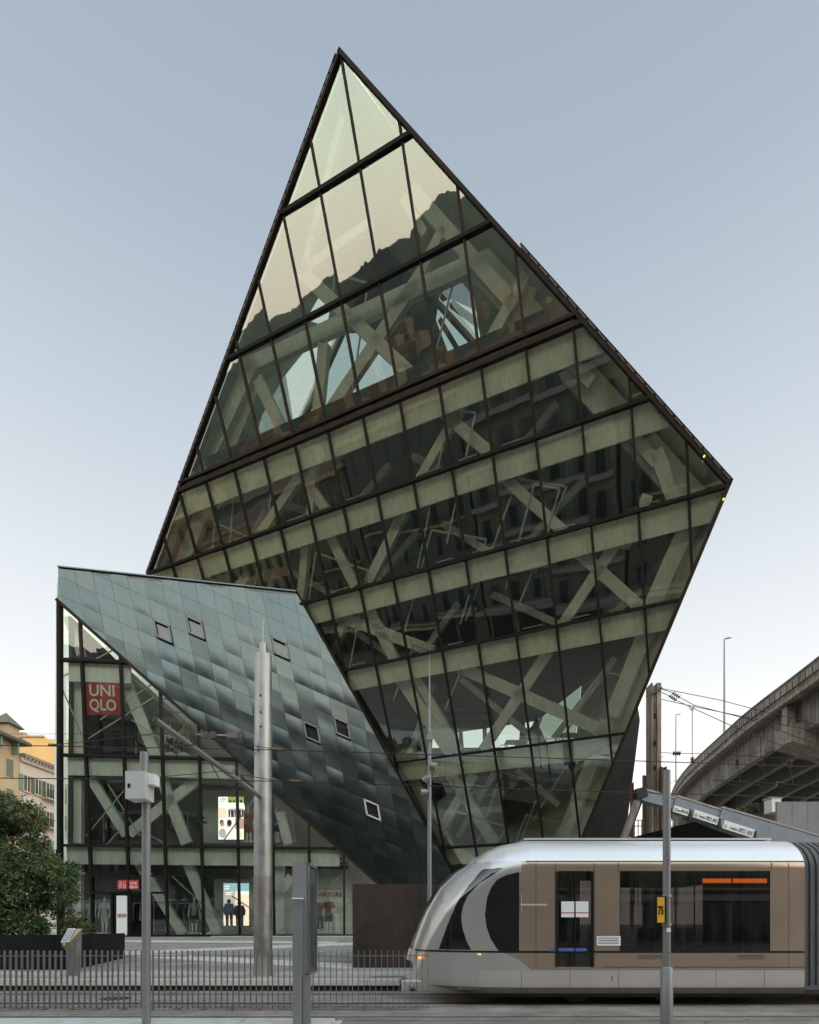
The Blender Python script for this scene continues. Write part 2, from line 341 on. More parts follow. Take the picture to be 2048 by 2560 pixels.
# street ironwork: drain grate on the platform, manhole covers, a weed by the kerb
M_IRON = mat('cast_iron', (.06, .057, .052), .6, .5, .2, 8)
gr0 = MB()
for i in range(16): gr0.bx(-.95+i*.055, -.95+i*.055+.03, 13.55, 13.78, .270, .276)
gr0.build('drain_grate', M_IRON, plz)
for x_, y_ in ((-6.3, 11.6),):
    m = MB(); m.tube([(x_, y_, -.02), (x_, y_, .007)], .31, 28); m.tube([(x_, y_, .007), (x_, y_, .010)], .25, 28); m.build('manhole_cover', M_IRON, trk)
random.seed(77)
wd_ = MB()
for i in range(26):
    a_ = random.uniform(0, 6.28); c_ = V3((.07+random.uniform(-.05, .05), 12.83, .01)); e_ = c_+V3((math.cos(a_)*.12, -abs(math.sin(a_))*.05, random.uniform(.05, .17))); q_ = V3((.012, 0, .004)); wd_.add([c_-q_, c_+q_, e_], [(0, 1, 2)])
tag(wd_.build('weed', mat('weed_green', (.05, .08, .025), .7)), 'small weed growing against the end of the platform kerb', 'weed')

# ------------------------------------------------------------------ the glass tower
T = vp_plane((-2138, 2310), (1946, 6578), at(1189, 2120, 26.3)); e1, e2 = T.basis()
VT, MT = (-2138.0, 2310.0), (1946.0, 6578.0)
ROWB = {'1': 352.2, '2': 674.8, 'D': 995.6, '4': 1213.7, '5': 1442.0, '6': 1647.4, '7': 1905.7, '8': 2126.2}
MX = [757.3, 845.0, 936.0, 1031.5, 1132.8, 1238.9, 1351.2, 1469.2]
def line2(p, q, P): a = P.to2(P.hit(*p)); b = P.to2(P.hit(*q)); return a, b
def isect(l1, l2):
    (x1, y1), (x2, y2) = l1; (x3, y3), (x4, y4) = l2
    d = (x1-x2)*(y3-y4)-(y1-y2)*(x3-x4); a = x1*y2-y1*x2; b = x3*y4-y3*x4
    return ((a*(x3-x4)-(x1-x2)*b)/d, (a*(y3-y4)-(y1-y2)*b)/d)
def toward(p, q, t): return (p[0]+(q[0]-p[0])*t, p[1]+(q[1]-p[1])*t)
# rows are level lines: second coordinate constant.  mullions are parallel lines in the plane.
rowt = {}
for kk, b in ROWB.items(): rowt[kk] = T.to2(T.hit(1000, b))[1]
ml = [line2((x_, 1200), toward((x_, 1200), MT, .1), T) for x_ in MX]
base4 = ((0, rowt['4']), (1, rowt['4']))
ms = [isect(l, base4)[0] for l in ml]; step = (ms[-1]-ms[0])/7
sl = sum((l[1][0]-l[0][0])/(l[1][1]-l[0][1]) for l in ml)/8
s0 = sum(ms[i]-i*step for i in range(8))/8
def mpos(j, t): return (s0+j*step+sl*(t-rowt['4']), t)
TPX = [(852, 133), (1823, 1211), (1458, 2089), (1395, 2240), (1330, 2335), (1200, 2335), (371, 1438)]
TP = [T.to2(T.hit(*p)) for p in TPX]
tower = thing('glass_tower', 'tilted crystalline glass tower with brown mullions, pointed top and cream diagonal beams inside', 'building', (2.5, 27, 1.0))
rows = [T.to2(T.hit(852, 100))[1]+.5]+[rowt[k] for k in ('1', '2', 'D', '4', '5', '6', '7', '8')]+[rowt['8']-(rowt['7']-rowt['8'])*1.06]
rows.append(rows[-1]-3)
cells = {}
random.seed(11)
for i in range(len(rows)-1):
    for j in range(-8, 13):
        t1, t0 = rows[i], rows[i+1]
        q = [mpos(j, t0), mpos(j+1, t0), mpos(j+1, t1), mpos(j, t1)]
        c = clip(q, TP)
        if len(c) < 3 or area(c) < .08: continue
        c = shrink(c, .03)
        dz = [random.uniform(-.013, .013) for _ in range(3)]
        # each pane is fixed a hair out of true, as real ones are
        cx = sum(a[0] for a in c)/len(c); cy = sum(a[1] for a in c)/len(c)
        pts = [T.to3(a, dz[0]*(a[0]-cx)*.6+dz[1]*(a[1]-cy)*.4) for a in c]
        m = MB(); m.add(pts, [tuple(range(len(pts)))]); m.build('pane', M_GLASS, tower, face=T.n)
def clipseg(a, b, conv):
    ar = sum(conv[i][0]*conv[(i+1) % len(conv)][1]-conv[(i+1) % len(conv)][0]*conv[i][1] for i in range(len(conv))); cv = conv if ar > 0 else conv[::-1]
    t0, t1 = 0., 1.
    for i in range(len(cv)):
        p, q = cv[i], cv[(i+1) % len(cv)]; f = lambda z: (q[0]-p[0])*(z[1]-p[1])-(q[1]-p[1])*(z[0]-p[0]); fa, fb = f(a), f(b)
        if fa < 0 and fb < 0: return None
        if fa < 0: t0 = max(t0, fa/(fa-fb))
        elif fb < 0: t1 = min(t1, fa/(fa-fb))
    if t1 <= t0: return None
    g = lambda t: (a[0]+(b[0]-a[0])*t, a[1]+(b[1]-a[1])*t); return g(t0), g(t1)
for j in range(-8, 13):
    sgm = clipseg(mpos(j, rows[-1]), mpos(j, rows[0]), TP)
    if not sgm or math.dist(*sgm) < .3: continue
    a, b = sgm
    # one mullion length per storey
    cuts = [b[1]]+[r for r in rows if a[1]+.05 < r < b[1]-.05]+[a[1]]
    for q in range(len(cuts)-1):
        p0, p1 = mpos(j, cuts[q]), mpos(j, cuts[q+1])
        MB().bar(T.to3(p0, -.03), T.to3(p1, -.03), .085, .16, T.n).build('mullion', M_FRAME if cuts[q] < rowt['D']+.1 else M_BROWN, tower)
for kk, t in rowt.items():
    sgm = clipseg((-60, t), (60, t), TP)
    a, b = sgm; wd = .105 if kk != 'D' else .15
    MB().bar(T.to3(a, -.02), T.to3(b, -.02), wd, .26, T.n).build('transom', M_FRAME if kk != 'D' else M_BROWN, tower)
    if kk == 'D':
        MB().bar(T.to3((a[0]+.1, t+.26), .0), T.to3((b[0]-.2, t+.26), 0), .09, .22, T.n).build('transom', M_BROWN, tower)
        MB().bar(T.to3((a[0]+.15, t+.14), -.06), T.to3((b[0]-.25, t+.14), -.06), .15, .05, T.n).build('gutter_channel', M_CLAD, tower)
edge = [((852, 133), (1823, 1211), .11), ((1823, 1211), (1395, 2240), .13), ((371, 1438), (852, 133), .08)]
for a, b, wd in edge:
    MB().bar(T.hit(*a)-T.n*.03, T.hit(*b)-T.n*.03, wd, .3, T.n, ext=.05).build('edge_frame', M_BROWN, tower)
# silver rainwater rail with dashes running beside the left edge; second strip on the right shoulder
ql, qt = T.hit(371, 1438), T.hit(852, 133); dl = (qt-ql).normalized(); side = dl.cross(T.n).normalized()
side = side if side.x < 0 else -side
MB().bar(ql+side*.15, qt+side*.15-dl*.1, .03, .10, T.n).build('edge_rail', M_FRAME, tower)
MB().bar(ql+side*.085, qt+side*.085-dl*.2, .08, .04, T.n).build('edge_channel', M_FRAME, tower)
L_ = (qt-ql).length; n_ = 66
for i in range(n_):
    a = ql+side*.098+dl*(L_*(i+.12)/n_)+T.n*.04; b = ql+side*.098+dl*(L_*(i+.88)/n_)+T.n*.04
    if i < n_-1: MB().bar(a, b, .022, .03, T.n).build('rail_clip', M_POLE2, tower)
qa, qb = T.hit(1296, 624), T.hit(1823, 1211); dr_ = (qb-qa).normalized(); sr = dr_.cross(T.n).normalized(); sr = sr if sr.x > 0 else -sr
MB().bar(qa+sr*.12, qb+sr*.12, .05, .2, T.n).build('edge_rail', M_BROWN, tower)
for i in range(22):
    L2 = (qb-qa).length; MB().bar(qa+sr*.075+dr_*(L2*(i+.1)/22)+T.n*.15, qa+sr*.075+dr_*(L2*(i+.85)/22)+T.n*.12, .018, .03, T.n).build('rail_clip', M_POLE, tower)

# interior: solid of the tower = front polygon joined to a smaller back polygon
cen = (sum(p[0] for p in TP)/len(TP), sum(p[1] for p in TP)/len(TP)+1.0)
TPi = [(852, 133), (1823, 1211), (1458, 2089), (1200, 2335), (371, 1438)]
FR = [T.hit(*p)-T.n*.25 for p in TPi]
offb = V3((.4, 7.0, 6.0))
cen3 = sum(FR, V3())/len(FR)
BK = [cen3+(q-cen3)*.85+offb for q in FR]
TB = Plane(T.n, BK[0])
nb = len(FR)
# openings through which the sky shows; each is cut into whichever inner wall it falls on
HOLES = [[(632, 1128), (655, 1040), (708, 945), (770, 868), (845, 835), (905, 832), (975, 860), (990, 985), (930, 1010), (760, 1080)],
         [(765, 800), (800, 738), (835, 760), (815, 815)],
         [(1090, 800), (1100, 735), (1150, 700), (1185, 742), (1205, 870), (1130, 905)],
         [(1080, 1870), (1090, 1760), (1150, 1735), (1330, 1740), (1400, 1715), (1455, 1700), (1440, 1850), (1300, 1868)]]
M_BGL = glass('rear_glass', (.72, .84, .80), .06, .5, (1, 1, 1), .002, 1, .05)
def prj(q): return (1024+q.x/q.y*F, H-(q.z-EYE)/q.y*F)
def pierced(quad, nm, mt_):
    P = Plane((quad[1]-quad[0]).cross(quad[-1]-quad[0]), quad[0]); im = shrink([prj(q) for q in quad], 9)
    hs = []
    for h in HOLES:
        c = clip(h, im)
        if len(c) > 2 and area(c) > 600: hs.append([P.to2(P.hit(*q)) for q in c])
    vv, tris = tess([P.to2(q) for q in quad], hs)
    MB().add([P.to3(a) for a in vv], tris).build(nm, mt_, tower)
    for h in hs: MB().add([P.to3(a, .02) for a in h], [tuple(range(len(h)))]).build('rear_pane', M_BGL, tower, face=V3((0, -1, 0)))
for i in range(nb):
    j = (i+1) % nb
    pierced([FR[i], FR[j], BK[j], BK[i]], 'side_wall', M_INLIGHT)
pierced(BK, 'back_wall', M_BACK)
M_LOBBY = glass('lobby_rear_glass', (.26, .34, .30), .04, .4, (1, 1, 1), .002, 1, .05)
for o in tower.children:
    if o.name.startswith('rear_pane') and max(v.co.z for v in o.data.vertices) < 14: o.data.materials[0] = M_LOBBY
for a, b in [((1098, 735), (1190, 850)), ((1100, 800), (1160, 900)), ((1205, 1700), (1215, 1880)), ((1320, 1700), (1300, 1880)), ((1080, 1802), (1330, 1775)), ((1145, 1730), (1155, 1880))]:
    MB().bar(TB.hit(*a), TB.hit(*b), .22, .2, TB.n).build('rear_mullion', M_FRAME, tower)
# floor slabs: cross-section of that solid at each level
def section(z):
    E = [(FR[i], FR[(i+1) % nb]) for i in range(nb)]+[(BK[i], BK[(i+1) % nb]) for i in range(nb)]+[(FR[i], BK[i]) for i in range(nb)]
    pts = []
    for a, b in E:
        if (a.z-z)*(b.z-z) < 0: t = (z-a.z)/(b.z-a.z); pts.append((a.x+(b.x-a.x)*t, a.y+(b.y-a.y)*t))
    pts = sorted(set(pts)); hull = []
    for seq in (pts, pts[::-1]):
        h = []
        for p in seq:
            while len(h) > 1 and (h[-1][0]-h[-2][0])*(p[1]-h[-2][1])-(h[-1][1]-h[-2][1])*(p[0]-h[-2][0]) <= 0: h.pop()
            h.append(p)
        hull += h[:-1]
    return hull
for kk in ('D', '4', '5', '6', '7', '8'):
    t = rowt[kk]; z = T.to3((0, t)).z
    hu = shrink(section(z-.3), .08)
    top = [V3((p[0], p[1], z-.03)) for p in hu]
    m = MB(); m.prism(top, (0, 0, -.28)); m.build('floor_slab', M_CEIL, tower)
    # cream edge beam under each row, set just behind the glass
    hgt = .9 if kk != 'D' else .95
    c = clip([(-60, t-hgt), (60, t-hgt), (60, t-.04), (-60, t-.04)], shrink(TP, .09))
    if len(c) > 2: MB().prism([T.to3(a, -.16) for a in c], -T.n*.08).build('edge_beam', M_BAND, tower)
# pale raking members that follow the sloping edges
for a, b, wd in (((852, 133), (1823, 1211), .95), ((1823, 1211), (1395, 2240), .75), ((371, 1438), (852, 133), .8)):
    A2, B2 = T.to2(T.hit(*a)), T.to2(T.hit(*b)); L_ = math.dist(A2, B2); nx, ny = -(B2[1]-A2[1])/L_, (B2[0]-A2[0])/L_
    if (cen[0]-A2[0])*nx+(cen[1]-A2[1])*ny < 0: nx, ny = -nx, -ny
    c = clip([(A2[0]+nx*.25, A2[1]+ny*.25), (B2[0]+nx*.25, B2[1]+ny*.25), (B2[0]+nx*(wd+.25), B2[1]+ny*(wd+.25)), (A2[0]+nx*(wd+.25), A2[1]+ny*(wd+.25))], shrink(TP, .3))
    c = clip(c, [(-60, rowt['2']), (60, rowt['2']), (60, rows[-1]), (-60, rows[-1])])
    if len(c) > 2: MB().prism([T.to3(q, -.95) for q in c], -T.n*.3).build('raking_beam', M_BEAM, tower)
sgm = clipseg((-60, rowt['D']+.62), (60, rowt['D']+.62), shrink(TP, .5))
MB().bar(T.to3(sgm[0], -.55), T.to3(sgm[1], -.55), .75, .2, T.n).build('parapet_beam', M_RUST, tower)
# diagonal beams behind the glass
def beams(P, lst, dep, parent, mt, name='beam'):
    for a, b, wpx in lst:
        A, B = P.hit(*a), P.hit(*b); wd = wpx*((A.y+B.y)/2)/F
        MB().bar(A, B, wd, dep, P.n).build(name, mt, parent)
Tm = T.back(.75)
beams(Tm, [((604, 925), (1172, 668), 31), ((819, 1040), (1052, 694), 27), ((757, 684), (1030, 938), 27), ((812, 862), (795, 1050), 27), ((646, 950), (716, 1092), 27),
           ((640, 900), (515, 1170), 32), ((1318, 690), (1222, 862), 26), ((930, 560), (757, 684), 18), ((1065, 590), (1010, 500), 18), ((1050, 694), (1110, 575), 22),
           ((1030, 480), (1290, 770), 30), ((860, 300), (760, 690), 18),
           ((1180, 975), (1050, 1200), 22), ((1118, 1042), (1223, 1133), 26), ((1120, 1045), (1060, 985), 22),
           ((1012, 1280), (922, 1458), 24), ((1245, 1182), (1418, 1338), 24),
           ((757, 1183), (654, 1334), 20), ((787, 1160), (777, 1290), 19), ((766, 1200), (818, 1278), 22), ((768, 1345), (754, 1500), 20), ((828, 1340), (890, 1468), 24),
           ((1545, 1352), (1404, 1566), 25), ((1440, 1375), (1603, 1522), 27), ((1712, 1330), (1625, 1525), 40), ((1610, 1590), (1530, 1790), 36), ((1520, 1800), (1440, 2010), 34), ((1440, 2010), (1400, 2110), 30),
           ((1150, 1668), (1510, 1828), 28), ((1372, 1628), (1208, 1875), 25), ((1000, 1690), (1130, 1886), 30), ((1040, 1690), (1150, 1880), 20),
           ((1124, 1930), (1238, 2108), 28), ((1186, 1935), (1104, 2070), 22), ((846, 1540), (1085, 1628), 25), ((915, 1500), (988, 1650), 26), ((870, 1530), (850, 1590), 18),
           ((1000, 1880), (1120, 2110), 28), ((560, 1060), (450, 1290), 34), ((440, 1290), (400, 1420), 30), ((1620, 1240), (1560, 1370), 26), ((1540, 1040), (1640, 1160), 24),
           ((1330, 820), (1480, 960), 26), ((1640, 1130), (1700, 1300), 30), ((620, 1440), (590, 1480), 20), ((700, 1180), (560, 1440), 0.1)][:-1], .3, tower, M_BEAM)
# secondary truss one bay further in
random.seed(31); T2 = shrink(TP, 1.6); rk = ['D', '4', '5', '6', '7', '8']
for q in range(len(rk)):
    ta, tb2 = rowt[rk[q]]-1.1, (rowt[rk[q+1]] if q+1 < len(rk) else rows[-2])+.1
    j = -7+random.random()*2; up = q % 2
    while j < 12:
        a2, b2 = mpos(j, ta if up else tb2), mpos(j+random.uniform(1.1, 2.0), tb2 if up else ta); up = 1-up
        sg = clipseg(a2, b2, T2); j += random.uniform(1.5, 2.9)
        if sg and math.dist(*sg) > 1.2: MB().bar(T.to3(sg[0], -2.0), T.to3(sg[1], -2.0), .27, .25, T.n).build('inner_brace', M_BEAM, tower)
# awning vents: pale strips low in the panes
for kk in ('4', '5', '6', '7'):
    for j in range(-6, 11):
        if random.random() < .25: continue
        t = rowt[kk]+.17; f0 = random.uniform(.1, .25); f1 = f0+random.uniform(.4, .6)
        sg = clipseg(mpos(j+f0, t), mpos(j+f1, t), T2)
        if sg and math.dist(*sg) > .4: MB().bar(T.to3(sg[0], -.10), T.to3(sg[1], -.10), .035, .04, T.n).build('vent_bar', M_POLE2, tower)
# pale zigzag lines built as thin rods, a criss-cross of lean members
Tr = T.back(1.3); random.seed(5)
lo2 = shrink(TP, .9)
for i in range(34):
    c2 = (random.uniform(-17, 8), random.uniform(-10, 20)); L = random.uniform(2.5, 6); a1_, a2_ = math.radians(random.uniform(55, 68)), math.radians(random.uniform(-32, -18)); dpt = random.uniform(-.9, -.35)
    P_ = [c2, (c2[0]+L*math.cos(a1_), c2[1]+L*math.sin(a1_))]; L2 = random.uniform(1, 3); P_.append((P_[1][0]+L2*math.cos(a2_), P_[1][1]+L2*math.sin(a2_))); P_.append((P_[2][0]-L*.8*math.cos(a1_), P_[2][1]-L*.8*math.sin(a1_)))
    m = MB()
    for a_, b_ in zip(P_, P_[1:]):
        sg = clipseg(a_, b_, lo2)
        if sg and math.dist(*sg) > .5: m.bar(T.to3(sg[0], dpt), T.to3(sg[1], dpt), .075, .03, T.n)
    if m.v: m.build('zigzag_rod', M_ROD, tower)
# dark fabric covered flank behind the lower right edge
fl = [at(1594, 1762, 30), at(1600, 1800, 30), at(1588, 1900, 30), at(1574, 2010, 30), at(1562, 2110, 30), at(1380, 2200, 30), at(1420, 2000, 30), at(1520, 1850, 30)]
MB().prism(fl, (0.3, 3, 0)).build('side_cladding', M_CLAD, tower)
# square emergency lamps glowing yellow on the edge
M_YL = emis('yellow_marker', (.75, .9, .05), 1.0)
for u, v in ((1759, 1147), (1807, 1253)):
    p = T.hit(u, v)+T.n*.22; MB().box(p, (.022, 0, 0), (0, .03, 0), (0, 0, .022)).build('marker_lamp', M_YL, tower)
# cafe furniture on the lobby floor
M_WOOD = mat('pale_wood', (.45, .33, .2), .5)
zf = T.to3((0, rowt['7'])).z
def table(u, v, sc=1.0):
    p = Tm.back(1.0).hit(u, v); p.z = zf; t = thing('cafe_table', 'white trestle table behind the lobby glass', 'table', p)
    MB().bx(p.x-.5, p.x+.5, p.y-.3, p.y+.3, p.z+.72, p.z+.76).build('tabletop', M_WHITE, t)
    for sx_ in (-.46, .46):
        for sy in (-.27, .27): MB().bx(p.x+sx_-.025, p.x+sx_+.025, p.y+sy-.025, p.y+sy+.025, p.z, p.z+.72).build('leg', M_WHITE, t)
    return t
tb = [table(1290, 1850), table(1420, 1830), table(1030, 1885), table(1060, 1880)]
for t, l in zip(tb, ('white trestle table at the middle of the lobby window', 'white trestle table at the right end of the lobby window', 'white table nearest the metal wing on the lobby floor', 'white table second from the metal wing on the lobby floor')): t['label'] = l
p = Tm.back(1.2).hit(1336, 1845); p.z = zf; ch = thing('cafe_chair', 'pale wooden round backed chair between the two lobby tables', 'chair', p)
MB().tube([p+V3((0, 0, .44)), p+V3((0, 0, .48))], .22, 12).build('seat', M_WOOD, ch)
MB().bx(p.x-.2, p.x+.2, p.y-.22, p.y-.18, p.z+.5, p.z+.85).build('backrest', M_WOOD, ch)
for a, b in ((-.16, -.16), (.16, -.16), (-.16, .16), (.16, .16)): MB().bx(p.x+a-.02, p.x+a+.02, p.y+b-.02, p.y+b+.02, p.z, p.z+.44).build('leg', M_WOOD, ch)

# ------------------------------------------------------------------ the metal wing with its shop glazing
Lp = vp_plane((17000, 2310), (908, 18250), at(500, 2300, 25.6)); Lp.basis()
wing = thing('metal_clad_wing', 'low wing with quilted metal panels slanting over a glazed shop front', 'building', (-9, 26, 1.0))
P1b, P4, P2 = Lp.hit(143, 1498), Lp.hit(945, 2208), T.hit(742, 1480)
FP = Plane((P4-P1b).cross(P2-P1b), P1b); FP.basis()
FPX = [(146, 1418), (742, 1480), (1140, 2193), (1170, 2250), (992, 2250), (143, 1500)]
FPoly = [FP.to2(FP.hit(*p)) for p in FPX]
go = FP.to2(FP.hit(194, 1462)); gr = FP.to2(FP.hit(615, 1650)); gc = FP.to2(FP.hit(214.8, 1561))
ru = V3((gr[0]-go[0], gr[1]-go[1])).normalized(); cu_ = V3((gc[0]-go[0], gc[1]-go[1])).normalized()
g1 = FP.to2(FP.hit(242, 1484)); g2 = FP.to2(FP.hit(204, 1514))
Lr = math.hypot(g1[0]-go[0], g1[1]-go[1])*.985; Lc = math.hypot(g2[0]-go[0], g2[1]-go[1])*.98
def gpt(i, j): return (go[0]+ru[0]*Lr*i+cu_[0]*Lc*j, go[1]+ru[1]*Lr*i+cu_[1]*Lc*j)
def zinc(name, col, rough):
    m = mat(name, col, rough, 1.0, .05, .5, 0, 6, .05, rvar=.03); t = m.node_tree; b = t.nodes['Principled BSDF']
    oi = t.nodes.new('ShaderNodeObjectInfo'); src = b.inputs['Base Color'].links[0].from_socket
    rr = ramp(t, [(0, (.84, .88, .90)), (.5, (.96, .97, .98)), (1, (1.0, .98, .93))], oi.outputs['Random'])
    mm = t.nodes.new('ShaderNodeMixRGB'); mm.blend_type = 'MULTIPLY'; mm.inputs[0].default_value = 1
    t.links.new(src, mm.inputs[1]); t.links.new(rr.outputs[0], mm.inputs[2]); t.links.new(mm.outputs[0], b.inputs['Base Color']); return m
M_ZINC = zinc('quilted_steel_panel', (.100, .119, .126), .23)
M_SEAM = mat('panel_seam', (.16, .17, .175), .5, .7)
MB().prism([FP.to3(a, -.06) for a in FPoly], -FP.n*.2).build('wing_cladding_base', M_SEAM, wing)
winpx = [(418, 1575), (500, 1563), (682, 1602), (790, 1833), (869, 1826), (937, 2028)]
wc = set()
for p in winpx:
    a = FP.to2(FP.hit(*p)); det = ru[0]*cu_[1]-ru[1]*cu_[0]; dx, dy = a[0]-go[0], a[1]-go[1]
    wc.add((math.floor((dx*cu_[1]-dy*cu_[0])/det/Lr), math.floor((ru[0]*dy-ru[1]*dx)/det/Lc)))
M_WG = glass('wing_window_glass', (.25, .28, .28), .06, .6, (1, 1, 1), .004, 1)
random.seed(21)
for i in range(-3, 40):
    for j in range(-20, 26):
        q = [gpt(i, j), gpt(i+1, j), gpt(i+1, j+1), gpt(i, j+1)]
        c = clip(q, FPoly)
        if len(c) < 3 or area(c) < .04: continue
        full = abs(area(c)-area(q)) < .01
        if (i, j) in wc:
            cc = shrink(c, .07)
            fr_ = thing.__class__ and None
            f = MB(); n = len(c)
            for k in range(n):
                a, b = cc[k], cc[(k+1) % n]; f.bar(FP.to3(a, .05), FP.to3(b, .05), .07, .2, FP.n, ext=.03)
            fo = f.build('window_frame', M_POLE2 if i > 14 else M_SEAM, wing)
            MB().add([FP.to3(a, .0) for a in cc], [tuple(range(len(cc)))]).build('window_pane', M_WG, fo, face=FP.n)
            continue
        A = random.uniform(-.007, .021); tilt = (random.uniform(-.010, .010), random.uniform(-.022, .012)); K = 6
        bm = bmesh.new(); grid = []
        for b_ in range(K+1):
            for a_ in range(K+1):
                fu, fv = a_/K, b_/K; px = gpt(i+.008+fu*.984, j+.008+fv*.984)
                bul = math.sin(math.pi*fv)*(.55+.45*math.sin(math.pi*fu))*A
                d = bul+tilt[0]*(fu-.5)+tilt[1]*(fv-.5)+(.012 if fv < .5 else 0)*(.5-fv)
                grid.append(bm.verts.new(FP.to3(px, d)-origin(wing)))
        for b_ in range(K):
            for a_ in range(K): bm.faces.new([grid[b_*(K+1)+a_], grid[b_*(K+1)+a_+1], grid[(b_+1)*(K+1)+a_+1], grid[(b_+1)*(K+1)+a_]])
        if not full:
            pc = FP.to3((sum(a[0] for a in FPoly)/6, sum(a[1] for a in FPoly)/6))
            for k in range(6):
                A3, B3 = FP.to3(FPoly[k]), FP.to3(FPoly[(k+1) % 6]); nn = (B3-A3).cross(FP.n).normalized()
                if nn.dot(A3-pc) < 0: nn = -nn
                bmesh.ops.bisect_plane(bm, geom=bm.verts[:]+bm.edges[:]+bm.faces[:], plane_co=A3-origin(wing), plane_no=nn, clear_outer=True)
        if not bm.faces: bm.free(); continue
        bmesh.ops.recalc_face_normals(bm, faces=bm.faces)
        for fc in bm.faces:
            if fc.normal.dot(FP.n) < 0: fc.normal_flip()
            fc.smooth = True
        me = bpy.data.meshes.new('metal_panel'); bm.to_mesh(me); bm.free(); me.materials.append(M_ZINC)
        o = bpy.data.objects.new('metal_panel', me); S.collection.objects.link(o); o.parent = wing
# top coping, side return down to the tower
MB().bar(FP.hit(146, 1418), FP.hit(742, 1480), .05, .2, FP.n).build('coping', M_ZINC, wing)
MB().bar(FP.hit(742, 1480), FP.hit(1145, 2200), .05, .3, FP.n).build('edge_trim', M_FRAME, wing)
MB().prism([FP.hit(146, 1418), FP.hit(742, 1480), FP.hit(742, 1480)+V3((-1, 6, -1.5)), FP.hit(146, 1418)+V3((1.5, 8, -1))], (0, 0, -.15)).build('roof', M_SEAM, wing)
MB().bar(Lp.hit(150, 1507), Lp.hit(151, 2341), .15, .3, Lp.n).build('corner_frame', M_FRAME, wing)
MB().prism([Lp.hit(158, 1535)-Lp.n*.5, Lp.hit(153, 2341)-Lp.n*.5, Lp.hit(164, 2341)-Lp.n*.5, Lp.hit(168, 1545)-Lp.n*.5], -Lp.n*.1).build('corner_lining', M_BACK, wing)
MB().bar(Lp.hit(143, 1500), Lp.hit(992, 2250), .14, .25, Lp.n).build('edge_frame', M_BROWN, wing)
# shop glazing
VL, ML = (17000.0, 2310.0), (908.0, 18250.0)
LPX = [(150, 1507), (992, 2250), (1000, 2341), (143, 2341)]
LPoly = [Lp.to2(Lp.hit(*p)) for p in LPX]
lrow = [Lp.to2(Lp.hit(300, b))[1] for b in (1400, 1655, 1891, 2115, 2341)]
lm = [((138, 1980)), (214.8, 1891), (310.4, 1891), (406, 1895), (498.7, 1896), (591.3, 1896), (681, 1974), (772.5, 2050), (860.3, 2128), (950, 2250)]
lml = [line2(p, toward(p, ML, .05), Lp) for p in lm]
lml = [line2((110, 1980), toward((110, 1980), ML, .05), Lp)]+lml+[line2((1050, 2250), toward((1050, 2250), ML, .05), Lp)]
def lpt(j, t): return isect(lml[j], ((0, t), (1, t)))
DOORCOL = (2, 3)
for r in range(4):
    for j in range(len(lml)-1):
        t1, t0 = lrow[r], lrow[r+1]
        if r == 3 and j in (2, 3):      # entrance bays: fanlight above, doors built separately
            t0 = Lp.to2(Lp.hit(300, 2190 if j == 2 else 2190))[1]
        q = [lpt(j, t0), lpt(j+1, t0), lpt(j+1, t1), lpt(j, t1)]; c = clip(q, LPoly)
        if len(c) < 3 or area(c) < .05: continue
        c = shrink(c, .03); MB().add([Lp.to3(a, random.uniform(-.004, .004)) for a in c], [tuple(range(len(c)))]).build('pane', M_GLASS2, wing, face=Lp.n)
for j in range(1, len(lml)-1):
    sg = clipseg(lpt(j, lrow[-1]), lpt(j, lrow[0]+3), LPoly)
    if not sg: continue
    wd = .10 if j > 1 else .12
    cuts = [sg[1][1]]+[r for r in lrow if sg[0][1]+.05 < r < sg[1][1]-.05]+[sg[0][1]]
    for q in range(len(cuts)-1): MB().bar(Lp.to3(lpt(j, cuts[q]), -.03), Lp.to3(lpt(j, cuts[q+1]), -.03), wd, .22, Lp.n).build('mullion', M_FRAME if q else M_BROWN, wing)
for r, t in enumerate(lrow[1:]):
    sg = clipseg((-40, t), (40, t), LPoly)
    if sg: MB().bar(Lp.to3(sg[0], -.02), Lp.to3(sg[1], -.02), .12 if r < 3 else .14, .26, Lp.n).build('transom', M_FRAME, wing)
# shop interior
def lz(t): return Lp.to3((0, t)).z
Li = Lp.back(.6)
BY = 33.5
for r in (1, 2, 3):
    z = lz(lrow[r]); sg = clipseg((-40, lrow[r]-.1), (40, lrow[r]-.1), LPoly); a, b = Lp.to3(sg[0]), Lp.to3(sg[1])
    MB().prism([a+V3((.2, .35, 0)), b+V3((-.3, .35, 0)), V3((b.x-.3, BY, b.z)), V3((a.x+.4, BY, a.z))], (0, 0, -.3)).build('floor_slab', M_CEIL if r == 3 else M_INLIGHT2, wing)
    sg = clipseg((-40, lrow[r]-.44), (40, lrow[r]-.44), shrink(LPoly, .3))
    MB().bar(Lp.to3(sg[0], -.25), Lp.to3(sg[1], -.25), .82, .12, Lp.n).build('edge_beam', M_BAND2, wing)
zg = 1.02
MB().bx(-16.3, 0, 25.6, BY, zg-.1, zg+.01).build('shop_floor', mat('shop_floor', (.50, .49, .46), .5, 0, .06), wing)
BP = Plane(V3((0, -1, 0)), V3((0, 31.5, 0))); BP.basis()
hl = [[(166, 1655), (163, 1570), (172, 1560), (190, 1650)], [(166, 1880), (166, 1700), (186, 1703), (184, 1868)], [(232, 1868), (236, 1790), (262, 1790), (254, 1868)], [(268, 1875), (274, 1790), (288, 1860), (286, 1875)],
      [(162, 1960), (186, 1960), (184, 2100), (162, 2100)]]
HL = [[BP.to2(BP.hit(*p)) for p in h] for h in hl]
outer = [BP.to2(BP.hit(*p)) for p in ((140, 1450), (300, 1530), (640, 1850), (960, 2150), (960, 2330), (133, 2330))]
vv, tris = tess(outer, HL)
